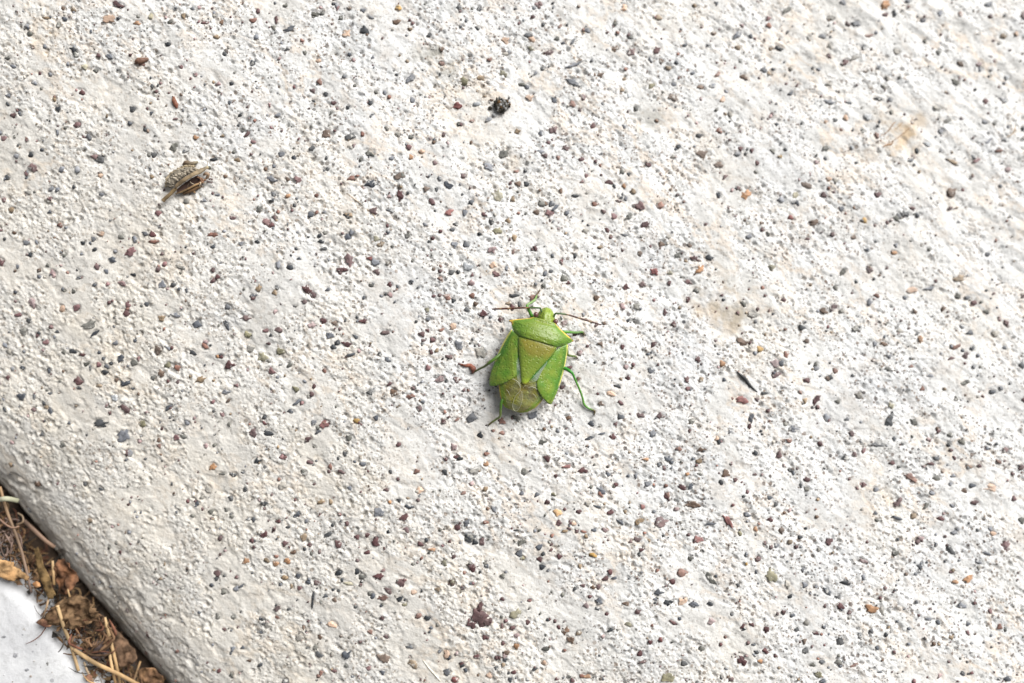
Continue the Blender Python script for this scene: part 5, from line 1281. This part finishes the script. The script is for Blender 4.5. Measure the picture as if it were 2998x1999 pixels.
# legs: (crop x, crop y, height above the concrete, radius)
LEGS = [[(690, 450, 1.2, 17), (652, 398, 1.35, 17), (612, 318, 1.5, 14), (604, 296, 1.45, 11), (640, 268, 1.2, 11), (684, 236, .75, 12), (706, 196, .38, 9), (716, 168, .16, 8), (738, 136, .10, 7)],
        [(360, 760, 1.3, 16), (295, 812, 1.5, 15), (240, 852, 1.35, 14), (196, 886, .9, 11), (150, 908, .5, 10), (112, 930, .2, 9), (92, 944, .08, 7)],
        [(420, 1160, 1.2, 16), (362, 1220, 1.35, 15), (350, 1300, 1.1, 12), (348, 1366, .7, 11), (310, 1400, .35, 10), (268, 1430, .14, 9), (244, 1452, .08, 7)],
        [(900, 560, 1.2, 17), (955, 554, 1.4, 17), (1010, 552, 1.3, 14), (1060, 553, .9, 12), (1110, 550, .5, 11), (1150, 545, .18, 11), (1172, 552, .10, 9), (1176, 572, .08, 7)],
        [(940, 690, 1.2, 15), (990, 720, 1.4, 14), (1000, 768, 1.2, 12), (1040, 782, .8, 10), (1078, 784, .4, 10), (1098, 792, .12, 9), (1104, 800, .08, 7)],
        [(900, 890, 1.2, 18), (975, 908, 1.5, 17), (1024, 940, 1.75, 15), (1044, 962, 1.72, 11), (1076, 1024, 1.4, 10), (1120, 1110, 1.0, 10), (1156, 1195, .5, 10), (1172, 1250, .22, 11), (1215, 1290, .14, 9), (1262, 1310, .12, 10), (1280, 1322, .10, 9), (1276, 1350, .06, 6)]]
LC = [(np.array((0.055, 0.20, 0.02)), np.array((0.17, 0.27, 0.09)), np.array((0.13, 0.085, 0.045))), (np.array((0.07, 0.14, 0.02)), np.array((0.10, 0.125, 0.04)), np.array((0.08, 0.075, 0.03))),
      (np.array((0.06, 0.14, 0.02)), np.array((0.14, 0.18, 0.05)), np.array((0.10, 0.085, 0.035))), (np.array((0.055, 0.20, 0.02)), np.array((0.11, 0.22, 0.06)), np.array((0.11, 0.085, 0.045))),
      (np.array((0.08, 0.12, 0.02)), np.array((0.09, 0.13, 0.035)), np.array((0.10, 0.08, 0.04))), (np.array((0.035, 0.21, 0.02)), np.array((0.11, 0.26, 0.05)), np.array((0.10, 0.075, 0.03)))]
for pts, (c1, c2, c3) in zip(LEGS, LC):
    P = []
    for k, (x, y, z, r) in enumerate(pts):
        rr_, ff_ = bl(x, y)
        fl = floor_at(rr_, ff_)
        P.append((rr_, ff_, z + fl * (1 - min(1, z / 1.2)) + (r * KB * .7 if z < .3 else 0)))

    def lcol(t, c1=c1, c2=c2, c3=c3):
        c = c1 + (c2 - c1) * smooth(0.25, 0.45, t)
        return c + (c3 - c) * smooth(0.72, 0.86, t)
    m = MB(); m.tube(P, [p[3] * KB * 1.05 for p in pts], (0, 0, 0), seg=10, steps=6, cfun=lcol)
    e = np.array(P[-1]); d = e - np.array(P[-2]); d /= np.linalg.norm(d); sd = np.array([-d[1], d[0], 0])
    for sg_ in (1, -1):                       # the pair of claws
        m.tube([e, e + d * 0.13 + sd * 0.09 * sg_, e + d * 0.22 + sd * 0.07 * sg_ - np.array([0, 0, .05])], [0.045, 0.03, 0.012], (0.05, 0.035, 0.02), seg=5, steps=3)
    m.build('leg', M_LEG, bug)

# ---------------------------------------------------------------- the withered husk at the upper left
KH = 0.0372 / 8.71
HX, HY = 980.0, 800.0
h0 = at(440 + HX / 8.71, 440 + HY / 8.71)
husk = empty('seed_husk', h0)
tag(husk, 'withered brown seed husk with woolly grey lobes and a stalk, lying on the concrete', 'plant debris')


def hl(x, y, z): return ((x - HX) * KH, -(y - HY) * KH, z)


def hpts(l): return [hl(*p[:3]) for p in l]


M_WOOL = mat_col('woolly_husk', 0.9, 1200, 0.45, 0.10, 1500, 0.15)
M_HUSK = mat_col('brown_husk', 0.55, 900, 0.4, 0.06, 1400, 0.3)
m = MB()
m.tube(hpts([(392, 1322, .25), (470, 1250, .35), (580, 1160, .45), (660, 1085, .55), (742, 1022, .7)]), [50 * KH, 46 * KH, 42 * KH, 44 * KH, 40 * KH], (0.22, 0.155, 0.085), seg=12, steps=6, jit=.08, rnd=rnd, col2=(0.26, 0.18, 0.09))
m.build('stalk', M_HUSK, husk)
m = MB()
m.tube(hpts([(748, 1000, .95), (900, 900, 1.25), (1060, 800, 1.45), (1220, 700, 1.45), (1340, 620, 1.25), (1450, 520, .95), (1520, 470, .7)]), [44 * KH, 52 * KH, 48 * KH, 50 * KH, 66 * KH, 40 * KH, 34 * KH], (0.27, 0.195, 0.115), seg=12, steps=6, flat=.5, jit=.10, rnd=rnd, col2=(0.175, 0.135, 0.08))
m.ball(hl(1540, 480, .6), (40 * KH, 52 * KH, .16), (0.05, 0.05, 0.035))
m.ball(hl(1490, 480, .75), (24 * KH, 44 * KH, .12), (0.42, 0.38, 0.22))
m.build('stalk', M_HUSK, husk)


def lobe(spine, rad, col, nb, br, seed):
    r_ = random.Random(seed); mm_ = MB(); P = np.array(hpts(spine))
    mm_.tube(P, [q * KH for q in rad], col, seg=14, steps=6, flat=.75, jit=.14, rnd=r_)
    seglen = np.concatenate([[0], np.cumsum(np.linalg.norm(np.diff(P, axis=0), axis=1))])
    for k in range(nb):
        u = r_.random() * seglen[-1]
        c = np.array([np.interp(u, seglen, P[:, i]) for i in range(3)]); R = np.interp(u, seglen, rad) * KH
        a = r_.uniform(-1.2, 1.2)
        i = min(len(P) - 2, np.searchsorted(seglen, u) - 1); dr = P[i + 1] - P[i]; dr /= np.linalg.norm(dr); sd = np.array([-dr[1], dr[0], 0])
        c = c + sd * math.sin(a) * R * .95 + np.array([0, 0, math.cos(a) * R * .72])
        b = br * KH * r_.uniform(.7, 1.25)
        mm_.ball(c, (b * 1.15, b * .8, b * .8), np.array(col) * r_.uniform(.75, 1.55), 7, 5)
    return mm_.build('woolly_lobe', M_WOOL, husk)


lobe([(560, 985, .35), (600, 880, .6), (700, 760, .8), (850, 670, .9), (1000, 600, .95), (1150, 570, .9), (1270, 575, .85)], [55, 95, 115, 112, 95, 70, 40], (0.26, 0.225, 0.175), 90, 34, 1)
lobe([(450, 960, .25), (490, 850, .35), (540, 720, .4), (640, 620, .45), (780, 545, .5), (900, 480, .5), (1040, 445, .5), (1160, 440, .4)], [22, 34, 40, 42, 46, 52, 46, 22], (0.24, 0.195, 0.13), 60, 30, 2)
m = MB()
m.tube(hpts([(880, 400, .3), (960, 350, .5), (1060, 370, .5), (1150, 350, .45), (1230, 310, .3)]), [40 * KH, 60 * KH, 46 * KH, 44 * KH, 20 * KH], (0.12, 0.075, 0.05), seg=9, steps=4, jit=.3, rnd=rnd, col2=(0.20, 0.17, 0.11))
m.build('bract', M_HUSK, husk)
# the hollow shell below the stalk
m = MB(); A = np.array(hpts([(730, 1050, .5), (850, 950, .6), (985, 850, .65), (1120, 750, .65), (1250, 670, .6)])); B = np.array(hpts([(740, 1130, .45), (880, 1090, .5), (1050, 1010, .5), (1220, 920, .5), (1400, 845, .55)]))
gv, gf, gc = [], [], []
for i in range(5):
    for j in range(7):
        w = j / 6
        gv.append(A[i] * (1 - w) + B[i] * w - np.array([0, 0, 0.30 * math.sin(math.pi * w) * math.sin(math.pi * (i + 1) / 6)])); gc.append(np.array((0.075, 0.045, 0.035)) * (1 + .5 * perlin(np.array([i * .9]), np.array([j * .7]), 70)[0]))
for i in range(4):
    for j in range(6):
        a = i * 7 + j; gf.append((a, a + 7, a + 8, a + 1))
n_ = len(gv); gv += [np.array(v) - np.array([0, 0, .08]) for v in gv]; gc += gc; gf += [tuple(q + n_ for q in f)[::-1] for f in gf]
m.add(gv, gf, gc); m.build('hollow_shell', M_HUSK, husk)
m = MB(); m.tube(hpts([(700, 1142, .3), (860, 1100, .5), (1050, 1015, .62), (1230, 920, .68), (1400, 850, .6)]), [14 * KH, 22 * KH, 26 * KH, 26 * KH, 18 * KH], (0.27, 0.175, 0.09), seg=9, steps=6, jit=.15, rnd=rnd)
m.build('rib', M_HUSK, husk)
m = MB(); m.tube(hpts([(880, 1130, .25), (1000, 1085, .3), (1120, 1040, .32), (1230, 970, .35), (1340, 930, .3)]), [30 * KH, 44 * KH, 50 * KH, 46 * KH, 24 * KH], (0.14, 0.08, 0.04), seg=9, steps=4, jit=.25, rnd=rnd, col2=(0.13, 0.075, 0.035))
m.tube(hpts([(1120, 1060, .2), (1160, 1085, .3), (1180, 1105, .15)]), [26 * KH, 22 * KH, 12 * KH], (0.25, 0.15, 0.07), seg=7, steps=3, jit=.2, rnd=rnd)
m.build('flank', M_HUSK, husk)
m = MB()
for k in range(14):
    x, y = 1290 + rnd.uniform(-10, 130), 690 + rnd.uniform(0, 150)
    m.tube(hpts([(x, y, .35), (x + rnd.uniform(-30, 50), y + rnd.uniform(20, 60), .75), (x + rnd.uniform(-30, 70), y + rnd.uniform(50, 100), .5)]), [13 * KH, 15 * KH, 6 * KH], np.array((0.22, 0.12, 0.07)) * rnd.uniform(.5, 1.3), seg=6, steps=3)
for k in range(12):
    m.ball(hl(1500 + rnd.uniform(-60, 110), 790 + rnd.uniform(-50, 70), .3 + rnd.uniform(0, .3)), np.array((22, 18, 16)) * KH * rnd.uniform(.6, 1.4), np.array((0.11, 0.065, 0.06)) * rnd.uniform(.6, 1.5), 7, 5)
m.build('torn_end', M_HUSK, husk)
m = MB(); m.tube(hpts([(1380, 660, .5), (1460, 640, .8), (1520, 660, .75), (1490, 720, .6), (1440, 750, .5)]), [20 * KH, 44 * KH, 40 * KH, 44 * KH, 16 * KH], (0.30, 0.20, 0.13), seg=8, steps=4, flat=.5, jit=.2, rnd=rnd)
m.build('bract', M_HUSK, husk)
for l, w in (([(1090, 850, .75), (1110, 880, .85), (1150, 905, .85), (1195, 922, .8)], 8), ([(1335, 850, .75), (1345, 900, .8), (1320, 940, .75), (1322, 1000, .5)], 9), ([(1030, 1000, .7), (1040, 950, .85), (1070, 890, .8)], 5),
             ([(1480, 310, .6), (1500, 360, .8), (1495, 420, .75), (1460, 470, .7)], 7), ([(1120, 520, .9), (1200, 545, 1.05), (1300, 552, 1.1)], 7), ([(1380, 840, .6), (1430, 860, .5), (1450, 850, .3)], 9)):
    m = MB(); m.tube(hpts(l), [w * KH] * (len(l) - 1) + [w * .4 * KH], (0.5, 0.42, 0.30) if w > 7 else (0.2, 0.15, 0.09), seg=6, steps=4)
    m.build('fibre', M_HUSK, husk)

# ---------------------------------------------------------------- small loose bits on the concrete
def bit(name, pix, rad, col, label, cat, mat=None, col2=None, jit=.2, flat=.8, lift=None, group=None, seg=9):
    P = np.array([at(x, y, (lift if lift is not None else rad[min(k, len(rad) - 1)] * .7)) for k, (x, y) in enumerate(pix)])
    o_ = P[0].copy(); m = MB()
    m.tube(P - o_, rad, col, seg=seg, steps=5, flat=flat, jit=jit, rnd=rnd, col2=col2)
    o = m.build(name, mat or M_HUSK); o.location = o_ * K
    return tag(o, label, cat, group)


bit('bud_scale', [(510, 284), (513, 296), (517, 308), (519, 318)], [0.08, 0.24, 0.26, 0.08], (0.26, 0.11, 0.06), 'tiny red brown bud scale on the concrete above the husk', 'bud scale', col2=(0.16, 0.06, 0.04))
bit('bark_crumb', [(398, 188), (408, 182), (422, 178), (436, 172)], [0.10, 0.32, 0.30, 0.08], (0.16, 0.085, 0.055), 'rough brown crumb of bark on the concrete near the upper left corner', 'bark', jit=.4)
bit('curled_petal', [(1348, 1066), (1362, 1070), (1376, 1070), (1386, 1080), (1384, 1092)], [0.07, 0.15, 0.24, 0.30, 0.12], (0.24, 0.085, 0.05), 'curled rust coloured scrap touching the foot of the bug on its left side', 'plant debris', jit=.3, col2=(0.16, 0.06, 0.04))
bit('twig_splinter', [(2156, 1088), (2176, 1106), (2190, 1122), (2204, 1138), (2217, 1147)], [0.05, 0.21, 0.17, 0.10, 0.04], (0.035, 0.036, 0.036), 'thin black splinter of twig to the right of the bug', 'twig', jit=.35)
m = MB(); c0 = at(1468, 312, 0.0)
m.ball((0, 0, .15), (.85, .75, .55), (0.07, 0.065, 0.055), 12, 8)
for k in range(60):
    q = np.array([rnd.gauss(0, .42), rnd.gauss(0, .42), 0]); q[2] = max(0.0, .66 - .35 * (q[0] ** 2 + q[1] ** 2)) * rnd.uniform(.5, 1)
    m.ball(q, np.array([rnd.uniform(.10, .26), rnd.uniform(.10, .26), rnd.uniform(.1, .2)]), [(0.02, 0.02, 0.018), (0.045, 0.04, 0.032), (0.16, 0.155, 0.15), (0.36, 0.36, 0.36), (0.10, 0.06, 0.03)][rnd.choice([0, 0, 1, 1, 2, 2, 3, 3, 4])], 7, 5)
o = m.build('dark_crumb', M_WOOL, smooth_=False); o.location = c0 * K
tag(o, 'lumpy black and grey crumb of dirt stuck in the concrete above the bug', 'dirt crumb')
for l, w, lab in (([(2580, 430), (2600, 400), (2630, 370), (2668, 335)], .03, 'longest dried tan fibre in the rusty stain at the right'), ([(2590, 425), (2625, 405), (2660, 375), (2672, 340)], .035, 'bowed tan fibre at the right side of the rusty stain'),
                  ([(2576, 400), (2598, 385), (2615, 362), (2640, 342)], .05, 'pale fibre along the upper side of the rusty stain'), ([(2582, 432), (2592, 426), (2606, 424), (2614, 414)], .09, 'short orange brown tuft of fibre in the middle of the rusty stain')):
    bit('dried_fibre', l, [w * .5, w, w, w * .4], (0.33, 0.19, 0.10), lab, 'fibre', jit=.1, lift=w * .4, group='dried fibres in the rusty stain', seg=6)
bit('pale_hair', [(1238, 1934), (1258, 1958), (1278, 1980), (1290, 1994)], [0.05, 0.07, 0.07, 0.04], (0.66, 0.62, 0.52), 'short white hair on the concrete at the bottom edge of the photograph', 'fibre', jit=.1, lift=.06, seg=6)
bit('pale_hair', [(2975, 365), (2968, 385), (2958, 396), (2945, 402)], [0.04, 0.05, 0.05, 0.03], (0.38, 0.27, 0.16), 'thin bent tan hair at the right edge of the photograph', 'fibre', jit=.1, lift=.05, seg=6)
bit('pale_hair', [(1015, 565), (1060, 600), (1090, 625), (1100, 640)], [0.03, 0.04, 0.04, 0.03], (0.40, 0.30, 0.20), 'faint tan thread on the concrete up and left from the bug', 'fibre', jit=.1, lift=.04, seg=6)
